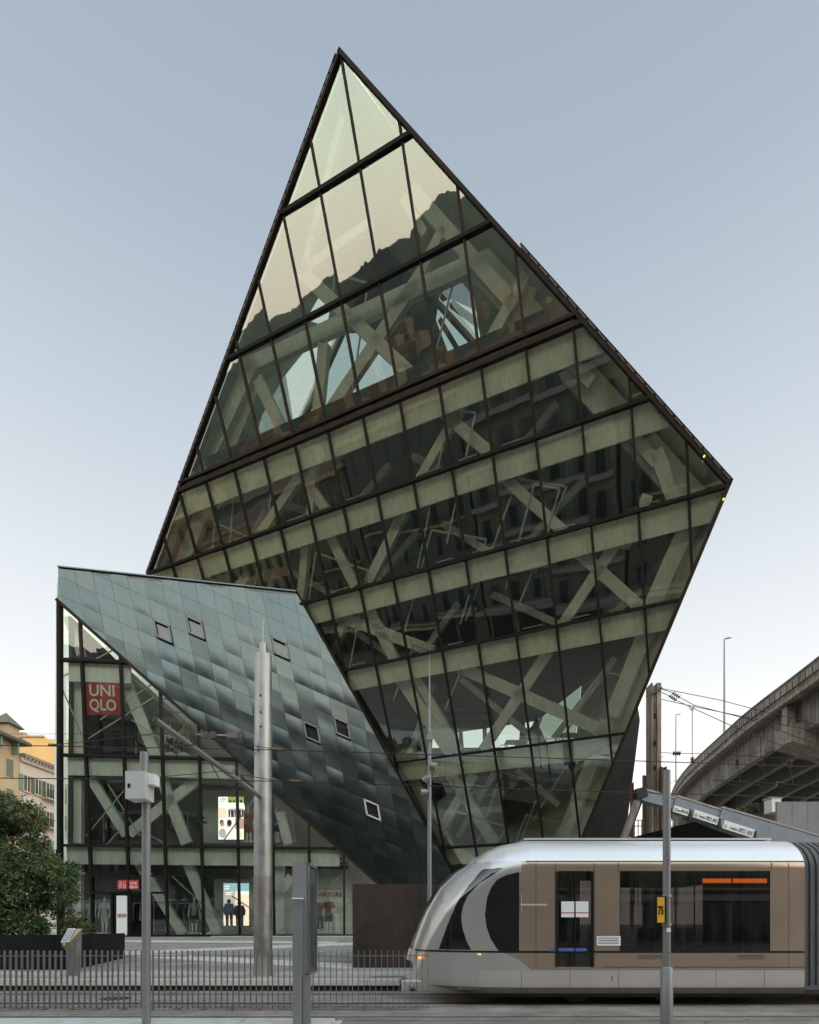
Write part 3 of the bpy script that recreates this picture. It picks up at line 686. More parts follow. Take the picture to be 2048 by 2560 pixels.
MB().add([BP.to3(a) for a in vv], tris).build('back_wall', M_INLIGHT2, wing)
for h in HL: MB().add([BP.to3(a, -.05) for a in h], [(0, 1, 2, 3)]).build('rear_pane', M_BGL, wing, face=V3((0, -1, 0)))
MB().prism([V3((-16.0, 25.9, 1)), V3((-15.5, 31.5, 1)), V3((-15.0, 31.5, 15)), V3((-15.4, 24.6, 15.6))], (-.15, 0, 0)).build('side_wall', M_CLAD, wing)
Lb = Lp.back(.8)
beams(Lb, [((312, 1700), (392, 1893), 26), ((199, 1700), (199, 1893), 24), ((228, 1945), (318, 2090), 21), ((500, 1945), (325, 2085), 25), ((405, 1945), (468, 2110), 26), ((196, 1950), (196, 2108), 22), ((196, 2148), (196, 2340), 20),
           ((344, 2150), (458, 2335), 22), ((466, 2148), (545, 2335), 24), ((700, 2150), (697, 2335), 26), ((730, 2190), (640, 2330), 22), ((560, 1950), (720, 2110), 0.1), ((700, 2030), (722, 2112), 22), ((240, 1780), (205, 1700), 14),
           ((300, 1540), (480, 1720), 26), ((470, 1730), (760, 1990), 28), ((770, 2005), (960, 2180), 24), ((170, 1545), (205, 1640), 18)], .3, wing, M_BEAM2)
# thin zigzag rods
Lr2 = Lp.back(.3)
for a, b in [((160, 1690), (330, 1600)), ((155, 1720), (215, 1860)), ((215, 1850), (390, 1740)), ((270, 1960), (350, 2090)), ((215, 2090), (340, 1940)), ((350, 2075), (520, 2165)), ((250, 2130), (300, 2075)), ((690, 2250), (800, 2160)), ((700, 2330), (850, 2190)), ((690, 2215), (740, 2240)),
             ((560, 2100), (640, 1990)), ((430, 2190), (560, 2310)), ((580, 2240), (640, 2280)), ((640, 2110), (700, 2050)), ((800, 2330), (880, 2250)), ((450, 1880), (330, 1800)), ((395, 1700), (250, 1800))]:
    MB().bar(Lr2.hit(*a), Lr2.hit(*b), .055, .03, Lp.n).build('zigzag_rod', M_ROD, wing)
# inner partition on the ground floor, dark display wall, spot lights
MB().prism([at(245, 2335, 27.6), at(245, 2190, 27.6), at(520, 2190, 27.6), at(520, 2335, 27.6)], (0, .1, 0)).build('display_wall', mat('navy_display_wall', (.035, .045, .06), .6), wing)
MB().prism([at(535, 2335, 27.9), at(535, 2198, 27.9), at(880, 2198, 27.9), at(880, 2335, 27.9)], (0, .1, 0)).build('display_wall', mat('sage_display_wall', (.72, .77, .70), .7, 0, .05), wing)
MB().prism([at(505, 2108, 27.6), at(505, 1976, 27.6), at(720, 1976, 27.6), at(740, 2108, 27.6)], (0, .1, 0)).build('display_wall', MAT['sage_display_wall'], wing)
for u in (527, 537, 574, 585, 621, 706, 719, 793, 821, 831, 422, 440):
    p = at(u, 2150, 26.8); MB().tube([p, p+V3((0, 0, .16))], .04, 8).build('ceiling_spot', MAT.get('spot_glow') or emis('spot_glow', (1, .95, .85), 2.0), wing)
for u, v0, v1 in [(300, 2160, 2182)]:
    MB().prism([at(256, v1, 26.1), at(256, v0, 26.1), at(405, v0, 26.1), at(405, v1, 26.1)], (0, .05, 0)).build('entrance_fascia', M_DARKM, wing)
# entrance: door frames, white door leaf, dark door, side windows
def lrect(u0, v0, u1, v1, d): return [Lp.hit(u0, v1)+Lp.n*d, Lp.hit(u1, v1)+Lp.n*d, Lp.hit(u1, v0)+Lp.n*d, Lp.hit(u0, v0)+Lp.n*d]
for a, b in [((233, 2232), (418, 2232)), ((281, 2232), (283, 2339)), ((290, 2232), (292, 2339)), ((326, 2232), (328, 2339)), ((376, 2232), (377, 2339)), ((232, 2190), (418, 2190))]:
    MB().bar(Lp.hit(*a)+Lp.n*.02, Lp.hit(*b)+Lp.n*.02, .10, .16, Lp.n).build('door_frame', M_FRAME, wing)
for u0, u1 in ((237, 280), (379, 418)):
    MB().add(lrect(u0, 2234, u1, 2339, 0), [(0, 1, 2, 3)]).build('pane', M_GLASS2, wing, face=Lp.n)
MB().add(lrect(237, 2192, 418, 2231, 0), [(0, 1, 2, 3)]).build('pane', M_GLASS2, wing, face=Lp.n)
dl_ = MB().prism(lrect(294, 2239, 320, 2339, .06), Lp.n*.05).build('door_leaf', M_WHITE, wing)
for k, u in enumerate((297, 308.5)):
    q = MB().prism(lrect(u, 2284, u+9.5, 2293, .115), Lp.n*.006).build('logo_square', M_RED, dl_)
rt = Lp.e1 if Lp.e1.x > 0 else -Lp.e1; UPL = Lp.e2 if Lp.e2.z > 0 else -Lp.e2
def logo_uniqlo(org, s, parent, mt=M_WHITE, UP=V3((0, 0, 1))):
    text('lettering', 'UNI', s*.40, org+rt*(s*.14)+UP*(s*.53), rt, UP, mt, parent, bold=.004*s, sx_=1.0)
    text('lettering', 'QLO', s*.40, org+rt*(s*.10)+UP*(s*.14), rt, UP, mt, parent, bold=.004*s, sx_=.98)
def kata(org, s, parent, UP=V3((0, 0, 1))):
    st = s*.045
    def seg(x0, y0, x1, y1): MB().bar(org+rt*(s*x0)+UP*(s*y0), org+rt*(s*x1)+UP*(s*y1), st, .008, Lp.n, ext=st/2).build('character_stroke', M_WHITE, parent)
    seg(.18, .82, .38, .82); seg(.38, .82, .38, .58); seg(.14, .57, .44, .57)          # yu
    seg(.60, .82, .82, .82); seg(.56, .58, .86, .58)                                  # ni
    seg(.18, .42, .18, .30); seg(.18, .42, .40, .42); seg(.40, .42, .36, .22); seg(.36, .22, .22, .14)   # ku
    seg(.60, .42, .84, .42); seg(.60, .16, .84, .16); seg(.60, .42, .60, .16); seg(.84, .42, .84, .16)   # ro
org = Lp.hit(297, 2293)+Lp.n*.125; s = (Lp.hit(306.5, 2293)-Lp.hit(297, 2293)).length; kata(org, s, dl_, UPL)
logo_uniqlo(Lp.hit(308.5, 2293)+Lp.n*.125, s, dl_, UP=UPL)
# hanging banner inside the second bay, and the two square signs over the door
Bn = Lp.back(.22)
q0, q1, q2, q3 = Bn.hit(213, 1787), Bn.hit(303, 1787), Bn.hit(303, 1698), Bn.hit(213, 1698)
bn = thing('hanging_banner', 'large square red banner lettered UNIQLO hanging inside the second storey glazing', 'banner', q0)
MB().prism([q0, q1, q2, q3], Lp.n*.02).build('cloth', M_RED, bn)
s = (q1-q0).length
for i in range(4): MB().bx(q0.x+s*(.05+.3*i), q0.x+s*(.05+.3*i)+.02, q0.y, q0.y+.02, q2.z, q2.z+.35).build('hanger', M_DARKM, bn)
text('lettering', 'UNI', s*.44, q0+Lp.n*.03+rt*(s*.13)+UPL*(s*.54), rt, UPL, M_WHITE, bn, bold=.012, width=s*.70)
text('lettering', 'QLO', s*.44, q0+Lp.n*.03+rt*(s*.13)+UPL*(s*.14), rt, UPL, M_WHITE, bn, bold=.012, width=s*.74)
for k, (u, lab) in enumerate(((300, 'small square red sign with white katakana characters above the shop entrance'), (328, 'small square red sign reading UNIQLO above the shop entrance'))):
    a = Lp.hit(u, 2223)+Lp.n*.25; b = Lp.hit(u+24, 2223)+Lp.n*.25; s = (b-a).length
    sg_ = thing('hanging_sign', lab, 'sign', a, 'red square signs over the entrance')
    MB().prism([a, b, b+V3((0, 0, s)), a+V3((0, 0, s))], -Lp.n*.06).build('sign_plate', M_RED, sg_)
    for f in (.25, .75): MB().bar(a+rt*(s*f)+V3((0, 0, s)), a+rt*(s*f)+V3((0, 0, s+.14)), .02, .02, Lp.n).build('sign_rod', M_DARKM, sg_)
    if k == 0: kata(a+Lp.n*.012, s, sg_)
    else: logo_uniqlo(a+Lp.n*.012, s, sg_)
# lit advertising screens
def silhouette(name, org, h, mt_top, mt_leg, parent, rt_=rt, wide=1.0):
    """flat printed figure"""
    m = MB(); R = lambda x, z: org+rt_*(x*h*wide)+UPL*(z*h)
    m.add([R(-.13, 0), R(-.03, 0), R(-.01, .48), R(.01, .48), R(.03, 0), R(.13, 0), R(.14, .50), R(-.14, .50)], [(0, 1, 2, 7), (3, 4, 5, 6), (2, 3, 6, 7)]); m.build(name, mt_leg, parent)
    m = MB(); m.add([R(-.19, .42), R(.19, .42), R(.22, .60), R(.15, .84), R(-.15, .84), R(-.22, .60)], [(0, 1, 2, 3, 4, 5)]); m.build(name, mt_top, parent)
    m = MB(); m.add([R(.075*math.cos(a), .92+.085*math.sin(a)) for a in [k*math.pi/6 for k in range(12)]], [tuple(range(12))]); m.build(name, mt_leg, parent)
SKY_P = emis('print_sky_blue', (.30, .52, .60), .75); CREAM_P = emis('print_cream', (.95, .78, .58), .8); WHT_P = emis('print_white', (.95, .90, .85), .85)
NAVY_P = emis('print_navy', (.03, .05, .08), .5); BLK_P = emis('print_black', (.02, .02, .025), .4); GRN_P = emis('print_green', (.30, .45, .12), .7); SKIN_P = emis('print_skin', (.62, .38, .28), .7); GRY_P = emis('print_grey', (.55, .5, .46), .7)
sc = Lp.back(.75)
def srect(u0, v0, u1, v1, d=0): return [sc.hit(u0, v1)+Lp.n*d, sc.hit(u1, v1)+Lp.n*d, sc.hit(u1, v0)+Lp.n*d, sc.hit(u0, v0)+Lp.n*d]
s1 = thing('advert_screen', 'lit portrait advert screen with two dark dressed figures on a beach, at ground level', 'screen', sc.hit(591, 2314), 'lit advert screens in the shop window')
MB().prism(srect(558, 2207, 624, 2315, .0), -Lp.n*.08).build('screen_case', M_DARKM, s1)
MB().add(srect(559, 2208, 623, 2314, .01), [(0, 1, 2, 3)]).build('picture', CREAM_P, s1)
MB().add(srect(559, 2208, 623, 2228, .012), [(0, 1, 2, 3)]).build('picture', SKY_P, s1)
MB().add(srect(559, 2228, 588, 2290, .014), [(0, 1, 2, 3)]).build('picture', GRY_P, s1)
MB().add(srect(600, 2228, 623, 2236, .016), [(0, 1, 2, 3)]).build('picture', WHT_P, s1)
hh = (sc.hit(574, 2248)-sc.hit(574, 2314)).length
silhouette('figure_print', sc.hit(574, 2314)+Lp.n*.02, hh, NAVY_P, BLK_P, s1); silhouette('figure_print', sc.hit(600, 2314)+Lp.n*.025, hh*.92, BLK_P, BLK_P, s1, wide=1.15)
for i, (u, v, uu) in enumerate(((562, 2217, 575), (562, 2223, 573), (565, 2233, 582), (565, 2237, 578))): MB().add(srect(u, v-2.5, uu, v, .022), [(0, 1, 2, 3)]).build('text_block', WHT_P, s1)
s2 = thing('advert_screen', 'lit advert screen with a collage of white shirted figures, one floor above the beach one', 'screen', sc.hit(578, 2100), 'lit advert screens in the shop window')
MB().prism(srect(545, 1991, 611, 2100, 0), -Lp.n*.08).build('screen_case', M_DARKM, s2)
MB().add(srect(546, 1992, 610, 2099, .01), [(0, 1, 2, 3)]).build('picture', WHT_P, s2)
MB().add(srect(570, 1992, 610, 2010, .012), [(0, 1, 2, 3)]).build('picture', GRN_P, s2)
MB().add(srect(546, 2020, 567, 2045, .012), [(0, 1, 2, 3)]).build('picture', CREAM_P, s2)
MB().add(srect(588, 2046, 610, 2072, .012), [(0, 1, 2, 3)]).build('picture', SKIN_P, s2)
MB().add(srect(552, 1996, 566, 1999, .014), [(0, 1, 2, 3)]).build('text_block', GRY_P, s2)
MB().add(srect(552, 2002, 563, 2004, .014), [(0, 1, 2, 3)]).build('text_block', GRY_P, s2)
hh = (sc.hit(574, 2000)-sc.hit(574, 2043)).length
for u, wd in ((577, 1), (586, .8), (604, 1.1)): silhouette('figure_print', sc.hit(u, 2043)+Lp.n*.02, hh, WHT_P, BLK_P, s2, wide=wd*.9)
for u, v, r, mm_ in ((556, 2060, 5, SKIN_P), (574, 2057, 6, BLK_P), (557, 2083, 9, GRY_P), (575, 2080, 10, WHT_P), (555, 2056, 5, BLK_P), (573, 2064, 5, SKIN_P), (600, 2085, 7, CREAM_P)):
    c = sc.hit(u, v)+Lp.n*(.02+.001*r); rr = r/F*25.8
    MB().add([c+rt*(rr*math.cos(a))+UPL*(rr*1.3*math.sin(a)) for a in [k*math.pi/7 for k in range(14)]], [tuple(range(14))]).build('figure_print', mm_, s2)
# window lettering
wl = thing('window_lettering', 'dark red opening announcement lettering on the right hand shop pane', 'lettering', Lp.hit(770, 2245))
aa = Lp.hit(778, 2224)-Lp.n*.08; text('lettering', 'UNIQLO NICE ICONIC', .155, aa, rt, UPL, M_REDD, wl, bold=.004, width=(Lp.hit(856, 2241)-Lp.hit(778, 2241)).length)
aa = Lp.hit(768, 2241)-Lp.n*.08; text('lettering', 'OUVERTURE', .27, aa, rt, UPL, M_REDD, wl, bold=.009, width=(Lp.hit(856, 2241)-Lp.hit(768, 2241)).length)
# mannequins
def mannequin(u, v, Y, h, top, bottom, lab, body=M_WHITE, shorts=False):
    p = at(u, v, Y); t = thing('mannequin', lab, 'mannequin', p, 'shop window mannequins')
    R = lambda x, y, z: p+V3((x*h, y*h, z*h))
    m = MB()
    for s_ in (-1, 1):
        m.tube([R(s_*.055, -.03, .0), R(s_*.05, 0, .05), R(s_*.055, 0, .27), R(s_*.05, 0, .50)], [.018*h, .02*h, .032*h, .045*h], 8)
        m.tube([R(s_*.105, 0, .80), R(s_*.15, 0, .62), R(s_*.16, -.03, .46), R(s_*.155, -.04, .41)], [.028*h, .024*h, .017*h, .014*h], 8)
    m.tube([R(0, 0, .48), R(0, 0, .60), R(0, 0, .74), R(0, 0, .81), R(0, 0, .85), R(0, 0, .88), R(0, 0, .93), R(0, 0, .98), R(0, 0, 1)], [.08*h, .07*h, .095*h, .09*h, .03*h, .03*h, .05*h, .04*h, .012*h], 10, sq=.7)
    m.build('body', body, t, smooth=True)
    m = MB(); m.tube([R(0, 0, .50), R(0, 0, .62), R(0, 0, .75), R(0, 0, .825), R(0, 0, .84)], [.112*h, .10*h, .115*h, .10*h, .04*h], 12, sq=.72)
    for s_ in (-1, 1): m.tube([R(s_*.09, 0, .82), R(s_*.15, 0, .66)], [.042*h, .042*h], 8)
    m.build('top', top, t, smooth=True)
    m = MB(); z0 = .27 if shorts else .06
    for s_ in (-1, 1): m.tube([R(s_*.058, 0, z0), R(s_*.055, 0, .3), R(s_*.045, 0, .51)], [.05*h if shorts else .038*h, .05*h, .065*h], 8)
    m.build('trousers', bottom, t, smooth=True)
    MB().bx(p.x-.25*h*.6, p.x+.25*h*.6, p.y-.2, p.y+.2, p.z-.06, p.z-.005).build('plinth', M_WHITE, t)
cw = mat('cream_cloth', (.55, .52, .45), .8); cr = mat('brick_red_cloth', (.32, .10, .08), .8); cn = mat('navy_cloth', (.03, .05, .10), .8); cg = mat('sage_cloth', (.35, .38, .28), .8); cb = mat('charcoal_cloth', (.04, .04, .045), .8)
mannequin(262, 2331, 26.3, 1.72, cw, cw, 'cream dressed mannequin in the pane left of the white door', shorts=True)
mannequin(226, 2331, 26.5, 1.72, cw, cg, 'pale mannequin leftmost, next to the bush')
mannequin(486, 2331, 26.4, 1.72, cg, cb, 'mannequin in sage top in front of the navy display wall', shorts=True)
mannequin(516, 2333, 26.6, 1.6, cb, cb, 'dark dressed mannequin just left of the lit beach screen')
mannequin(800, 2328, 26.6, 1.70, cr, cb, 'mannequin in brick red shirt below the window lettering')
mannequin(822, 2328, 26.4, 1.74, cr, cb, 'mannequin with red jacket and dark tie at the right end', shorts=True)
mannequin(622, 2104, 26.3, 1.65, cr, cr, 'upper floor mannequin in brick red beside the collage screen', shorts=True)
mannequin(690, 2104, 26.3, 1.68, cn, cn, 'upper floor mannequin in navy right of the steel mast', shorts=True)
mannequin(425, 1885, 26.0, 1.45, cw, cb, 'third storey mannequin in cream top by the thin arm'); mannequin(460, 1885, 26.0, 1.45, cw, cb, 'third storey mannequin right of the cream one')
MB().prism([at(838, 2330, 26.3), at(838, 2284, 26.3), at(850, 2284, 26.3), at(850, 2330, 26.3)], (0, .05, 0)).build('display_board', M_WHITE, wing)
# clothes rails
def rack(u, v, Y, lab, cols, n=9):
    p = at(u, v, Y); t = thing('clothes_rail', lab, 'clothes rail', p, 'clothes rails in the shop')
    for s_ in (-.6, .6): MB().tube([p+V3((s_, 0, 0)), p+V3((s_, 0, 1.45))], .018, 6).build('upright', M_WHITE, t)
    MB().tube([p+V3((-.6, 0, 1.45)), p+V3((.6, 0, 1.45))], .016, 6).build('bar', M_WHITE, t)
    for k in range(n):
        x_ = -.52+1.04*k/(n-1); L = .75+.15*((k*7) % 3)/2; MB().prism([p+V3((x_-.035, -.22, 1.4-L)), p+V3((x_+.035, -.22, 1.4-L)), p+V3((x_+.03, -.18, 1.33)), p+V3((x_, 0, 1.43)), p+V3((x_-.03, -.18, 1.33))], (0, .44, 0)).build('garment', cols[k % len(cols)], t)
rack(355, 2330, 27.0, 'clothes rail of mixed garments right of the entrance door', (cn, cw, cb)); rack(445, 2330, 27.1, 'clothes rail of dark garments before the navy display wall', (cb, cg, cn)); rack(660, 2330, 27.2, 'clothes rail of pale garments right of the steel mast', (cw, cg, cw))
rack(290, 2104, 27.0, 'upper floor clothes rail behind the camera cabinet pole', (cg, cw, cb)); rack(440, 2104, 27.2, 'upper floor clothes rail left of the potted tree', (cw, cr, cn)); rack(370, 1885, 26.9, 'third storey clothes rail left of the mannequins', (cb, cg, cw))
# track lights and ceiling ducts
for r in (1, 2, 3):
    z = lz(lrow[r])-.45
    for yy in (27.3, 29.0): MB().bx(-15.2, -15.2+(13.5 if r == 3 else 9.5 if r == 2 else 5.5), yy, yy+.06, z, z+.05).build('light_track', M_WHITE, wing)
# potted tree behind the upper glazing
pt = thing('indoor_plant', 'small dark leaved potted tree standing behind the upper shop glazing', 'plant', at(492, 2108, 26.2))
p = at(492, 2108, 26.2)
MB().tube([p, p+V3((0, 0, .45)), p+V3((.03, 0, .8))], .02, 6).build('stem', M_CLAD, pt)
m = MB(); random.seed(2); M_LEAFD = mat('dark_leaf', (.012, .03, .015), .5)
for i in range(90):
    c = p+V3((random.gauss(0, .17), random.gauss(0, .15), .95+random.gauss(0, .16))); d = V3((random.uniform(-1, 1), random.uniform(-1, 1), random.uniform(-.6, 1))).normalized()*.11; s_ = d.cross(V3((random.random(), 1, random.random()))).normalized()*.05
    m.add([c-d, c+s_, c+d, c-s_], [(0, 1, 2, 3)])
m.build('foliage', M_LEAFD, pt)

# ------------------------------------------------------------------ brown hoarding box in front of the wing
hb = thing('corten_enclosure', 'plain dark rust brown enclosure standing on the plaza behind the tram nose', 'enclosure', (-.4, 15, .4))
x0 = at(882, 2400, 15).x
for i, (a, b) in enumerate(((x0, x0+1.87), (x0+1.874, x0+3.6))):
    MB().bx(a, b, 15.0, 15.04, .39, 2.71-.01*i).build('panel', M_RUST, hb)
MB().bx(x0, x0+.04, 15.05, 17.6, .39, 2.70).build('panel', M_RUST, hb); MB().bx(x0+3.56, x0+3.6, 15.05, 17.6, .39, 2.70).build('panel', M_RUST, hb)
MB().bx(x0+1.80, x0+1.95, 15.045, 15.08, .39, 2.68).build('stiffener', M_RUST, hb); MB().bx(x0+.05, x0+3.55, 15.05, 17.6, 2.6, 2.66).build('lid', M_RUST, hb)
for i in range(6):
    MB().tube([V3((x0+.05, 14.995, .6+i*.4)), V3((x0+.05, 15.0, .6+i*.4))], .012, 6).build('bolt', M_POLE, hb)

# ------------------------------------------------------------------ steel catenary mast with bracket arm
mp_ = on_plaza(658, 2435); mp_ = V3((at(658, 2435, 13.95).x, 13.95, .27))
mast = thing('tram_catenary_mast', 'thick round brushed steel tram mast with a slanting bracket arm', 'mast', mp_)
zt = at(658, 1634, 13.95).z-.05
MB().tube([mp_, mp_+V3((0, 0, .02)), V3((mp_.x, mp_.y, 2.8))], .235, 28).build('lower_shaft', mat('stained_steel', (.37, .345, .325), .46, .72, .22, 2, .05, 30, .3, rvar=.1), mast, smooth=True)
MB().tube([V3((mp_.x, mp_.y, 2.805)), V3((mp_.x, mp_.y, zt))], [.233, .215], 28).build('upper_shaft', M_STEELCOL, mast, smooth=True)
MB().tube([V3((mp_.x, mp_.y, zt)), V3((mp_.x, mp_.y, zt+.3))], .10, 16).build('cap', M_STEELCOL, mast, smooth=True)
MB().tube([V3((mp_.x, mp_.y, zt+.3)), V3((mp_.x, mp_.y, zt+.95))], [.018, .008], 8).build('spike', M_STEELCOL, mast, smooth=True)
a, b = at(651, 1992, 13.75), at(388, 1798, 10.4)
MB().tube([a, b], [.062, .055], 14).build('bracket_arm', M_POLE, mast, smooth=True)
MB().tube([b, b+(b-a).normalized()*.015], .058, 14).build('arm_cap', M_DARKM, mast)
MB().tube([at(652, 1872, 13.8), at(575, 1935, 12.6)], .009, 6).build('stay', M_WIRE, mast)
for v in (1745, 1787, 1822): MB().bx(mp_.x-.02, mp_.x+.02, mp_.y-.245, mp_.y-.21, at(0, v, 13.9).z-.02, at(0, v, 13.9).z+.02).build('bracket_clip', M_DARKM, mast)
# wheel tensioner
tn = thing('wire_tensioner', 'weathered bar with two pulley wheels tied to the steel mast', 'tensioner', at(590, 1837, 13.5))
MB().bar(at(490, 1836, 13.5), at(630, 1840, 13.5), .03, .04, (0, -1, 0)).build('bar', M_STEELCOL, tn)
MB().bar(at(568, 1838, 13.46), at(630, 1840, 13.46), .12, .04, (0, -1, 0)).build('plate', mat('rusty_grey_plate', (.20, .15, .13), .6, .4), tn)
for u in (533, 602, 515): c = at(u, 1837, 13.42); MB().tube([c, c+V3((0, -.03, 0))], .085, 16).build('wheel', mat('dull_iron', (.12, .09, .08), .5, .6), tn)

# ------------------------------------------------------------------ wires
def wire(pts, label, r=.010, n=1, name='overhead_wire', sag=0):
    P_ = []
    for i in range(len(pts)-1):
        a, b = V3(pts[i]), V3(pts[i+1])
        for k in range(6): t = k/6; q = a+(b-a)*t; q.z -= sag*4*t*(1-t); P_.append(q)
    P_.append(V3(pts[-1])); o = MB().tube(P_, r, 5).build(name, M_WIRE); tag(o, label, 'wire', 'overhead wires'); return o
Yw = 11.6
wire([at(-600, 1856, Yw), at(100, 1864.5, Yw), at(700, 1875, Yw), at(1450, 1897.6, Yw), at(2048, 1917, Yw), at(2700, 1940, Yw)], 'tram contact wire running the whole width just under the pulley bar', .011)
wire([at(-600, 1940, Yw), at(100, 1946, Yw), at(700, 1953, Yw), at(1450, 1977, Yw), at(2048, 1995, Yw), at(2700, 2020, Yw)], 'tram contact wire running the whole width, lowest of all', .011)
wire([at(-600, 1834, 15.5), at(420, 1835, 15.5), at(630, 1837, 15.5)], 'thin high wire from the left edge to the pulley bar', .006)
wire([at(120, 1864, Yw), at(415, 1832, 10.9), at(640, 1865, Yw), at(700, 1875, Yw)], 'short hanger wire peaked at the end of the bracket arm', .008)
wire([at(392, 1943, Yw), at(552, 1928, 11.9), at(700, 1953, Yw)], 'lower hanger wire passing under the bracket arm', .008)
wire([at(405, 1862, 10.5), at(490, 1862, 10.8)], 'short steady rod below the pulley bar', .014)
wire([at(520, 1896, 12.0), at(550, 1950, 12.0)], 'short dark stay dropping from the bracket arm', .012)
for u, v, lab in ((690, 1871, 'brass wire clamp on the upper contact wire'), (738, 1951, 'brass wire clamp on the lower contact wire'), (135, 1861, 'wire clamp by the left end of the shop')):
    c = at(u, v, Yw-.02); tag(MB().bar(c-V3((.12, 0, 0)), c+V3((.12, 0, -.01)), .035, .03, (0, -1, 0)).build('wire_clamp', mat('brass', (.3, .22, .08), .4, .7)), lab, 'clamp')

# ------------------------------------------------------------------ foreground poles and totem
Yc = 8.3; px = at(366, 2500, Yc).x
cp = thing('camera_pole', 'slim grey pole carrying a pale cabinet near its top', 'pole', (px, Yc, .02))
MB().tube([(px, Yc, -.02), (px, Yc, 3.78)], .063, 20).build('lower_tube', M_POLE, cp, smooth=True)
MB().tube([(px-.03, Yc, 3.6), (px-.03, Yc, at(0, 1881, Yc).z)], .062, 20).build('upper_tube', M_POLE, cp, smooth=True)
cx0, cx1 = at(322, 0, Yc-.2).x, at(371, 0, Yc-.2).x; cz0, cz1 = at(0, 2000, Yc-.2).z, at(0, 1932, Yc-.2).z
bxo = MB().bx(cx0, cx1, Yc-.30, Yc-.02, cz0, cz1).build('cabinet', M_POLE2, cp)
MB().bx(cx1+.002, cx1+.10, Yc-.22, Yc-.05, cz0+.23, cz1-.02).build('side_box', M_WHITE, cp)
MB().bx(cx0+.04, cx0+.075, Yc-.31, Yc-.298, cz0+.16, cz0+.22).build('lock', M_BLACK, bxo)
px = at(1667, 2300, 8.0).x
sp = thing('grey_sign_pole', 'grey stepped street pole holding a yellow number 75 box in front of the tram', 'pole', (px, 8, 0))
zc = at(0, 2420, 8).z
MB().tube([(px, 8, -.02), (px, 8, zc), (px, 8, zc+.02)], [.088, .085, .07], 20).build('base_tube', M_POLE, sp, smooth=True)
MB().tube([(px, 8, zc), (px, 8, at(0, 1926, 8).z)], [.056, .052], 20).build('tube', M_POLE, sp, smooth=True)
for v in (2240, 2311): MB().tube([(px, 8, at(0, v, 8).z-.02), (px, 8, at(0, v, 8).z+.02)], .065, 18).build('clamp', M_STEELCOL, sp)
nb_ = thing('number_box', 'small yellow box with black number 75 clamped to the grey pole', 'sign', at(1648, 2275, 7.97))
a = at(1638, 2309, 7.95); b = at(1658, 2241, 7.95)
MB().bx(a.x, b.x+.02, 7.9, 8.0, a.z, b.z).build('case', M_BLACK, nb_)
MB().bx(a.x+.008, b.x-.006, 7.892, 7.9, a.z+.015, b.z-.015).build('plate', mat('yellow_plate', (.78, .40, .02), .5, 0, .04), nb_)
text('lettering', '75', .17, (a.x+.014, 7.889, (a.z+b.z)/2-.065), (1, 0, 0), (0, 0, 1), M_BLACK, nb_, bold=.004, sx_=.5)
stk = MB().bx(px-.03, px+.03, 7.937, 7.942, at(0, 2325, 8).z-.03, at(0, 2325, 8).z+.03).build('sticker', M_WHITE, sp)
for v in (2151, 2380): MB().tube([(px, 7.935, at(0, v, 8).z), (px, 7.95, at(0, v, 8).z)], .008, 6).build('screw', M_BLACK, sp)
# totem with advertising case
Yt = 8.2
tt = thing('advert_totem', 'tall grey steel totem with a glazed poster case turned sideways', 'totem', (at(745, 0, Yt).x, Yt, 0))
def tb_(u0, u1, v0, v1, y0, y1, nm, mt_): return MB().bx(at(u0, 0, Yt).x, at(u1, 0, Yt).x, y0, y1, at(0, v1, Yt).z if v1 < 2700 else -.02, at(0, v0, Yt).z).build(nm, mt_, tt)
tb_(734, 756, 2248, 2800, Yt-.06, Yt+.06, 'post', M_POLE); tb_(757, 775, 2440, 2800, Yt, Yt+.1, 'post', M_POLE)
tb_(728.5, 764, 2153, 2437, Yt+.08, Yt+.20, 'spine', mat('totem_grey', (.27, .25, .255), .5, .3, .05)); tb_(731, 757, 2245, 2248, Yt-.07, Yt+.07, 'post_cap', M_WHITE)
A = V3((at(764, 0, Yt).x, Yt+.10, 0)); zb, zt2 = at(0, 2440, Yt).z, at(0, 2156, Yt).z
D = V3((.03, .56, 0)); 
MB().prism([A+V3((0, 0, zb)), A+D+V3((0, 0, zb)), A+D+V3((0, 0, zt2)), A+V3((0, 0, zt2))], V3((-.16, .05, 0))).build('case', MAT['totem_grey'], tt)
o1 = A+D*.06+V3((.006, -.003, 0)); o2 = A+D*.94+V3((.006, -.003, 0))
MB().prism([o1+V3((0, 0, zb+.07)), o2+V3((0, 0, zb+.07)), o2+V3((0, 0, zt2-.05)), o1+V3((0, 0, zt2-.05))], V3((.004, -.001, 0))).build('poster', mat('faded_poster', (.16, .19, .19), .5, 0, .3, 3), tt)
MB().add([q+V3((.012, -.004, 0)) for q in (o1+V3((0, 0, zb+.05)), o2+V3((0, 0, zb+.05)), o2+V3((0, 0, zt2-.03)), o1+V3((0, 0, zt2-.03)))], [(0, 1, 2, 3)]).build('glass_cover', glass('case_glass', (.8, .85, .83), .02, .8), tt)
for f0, f1 in ((0, .05), (.95, 1)):
    q = A+D*((f0+f1)/2)+V3((.02, -.005, (zb+zt2)/2)); MB().box(q, D*(f1-f0)/2, V3((.02, -.005, 0)), V3((0, 0, (zt2-zb)/2))).build('case_frame', M_STEELCOL, tt)
for zz in (zb+.02, zt2-.015):
    q = A+D*.5+V3((.02, -.005, zz)); MB().box(q, D*.5, V3((.02, -.005, 0)), V3((0, 0, .02))).build('case_frame', M_STEELCOL, tt)
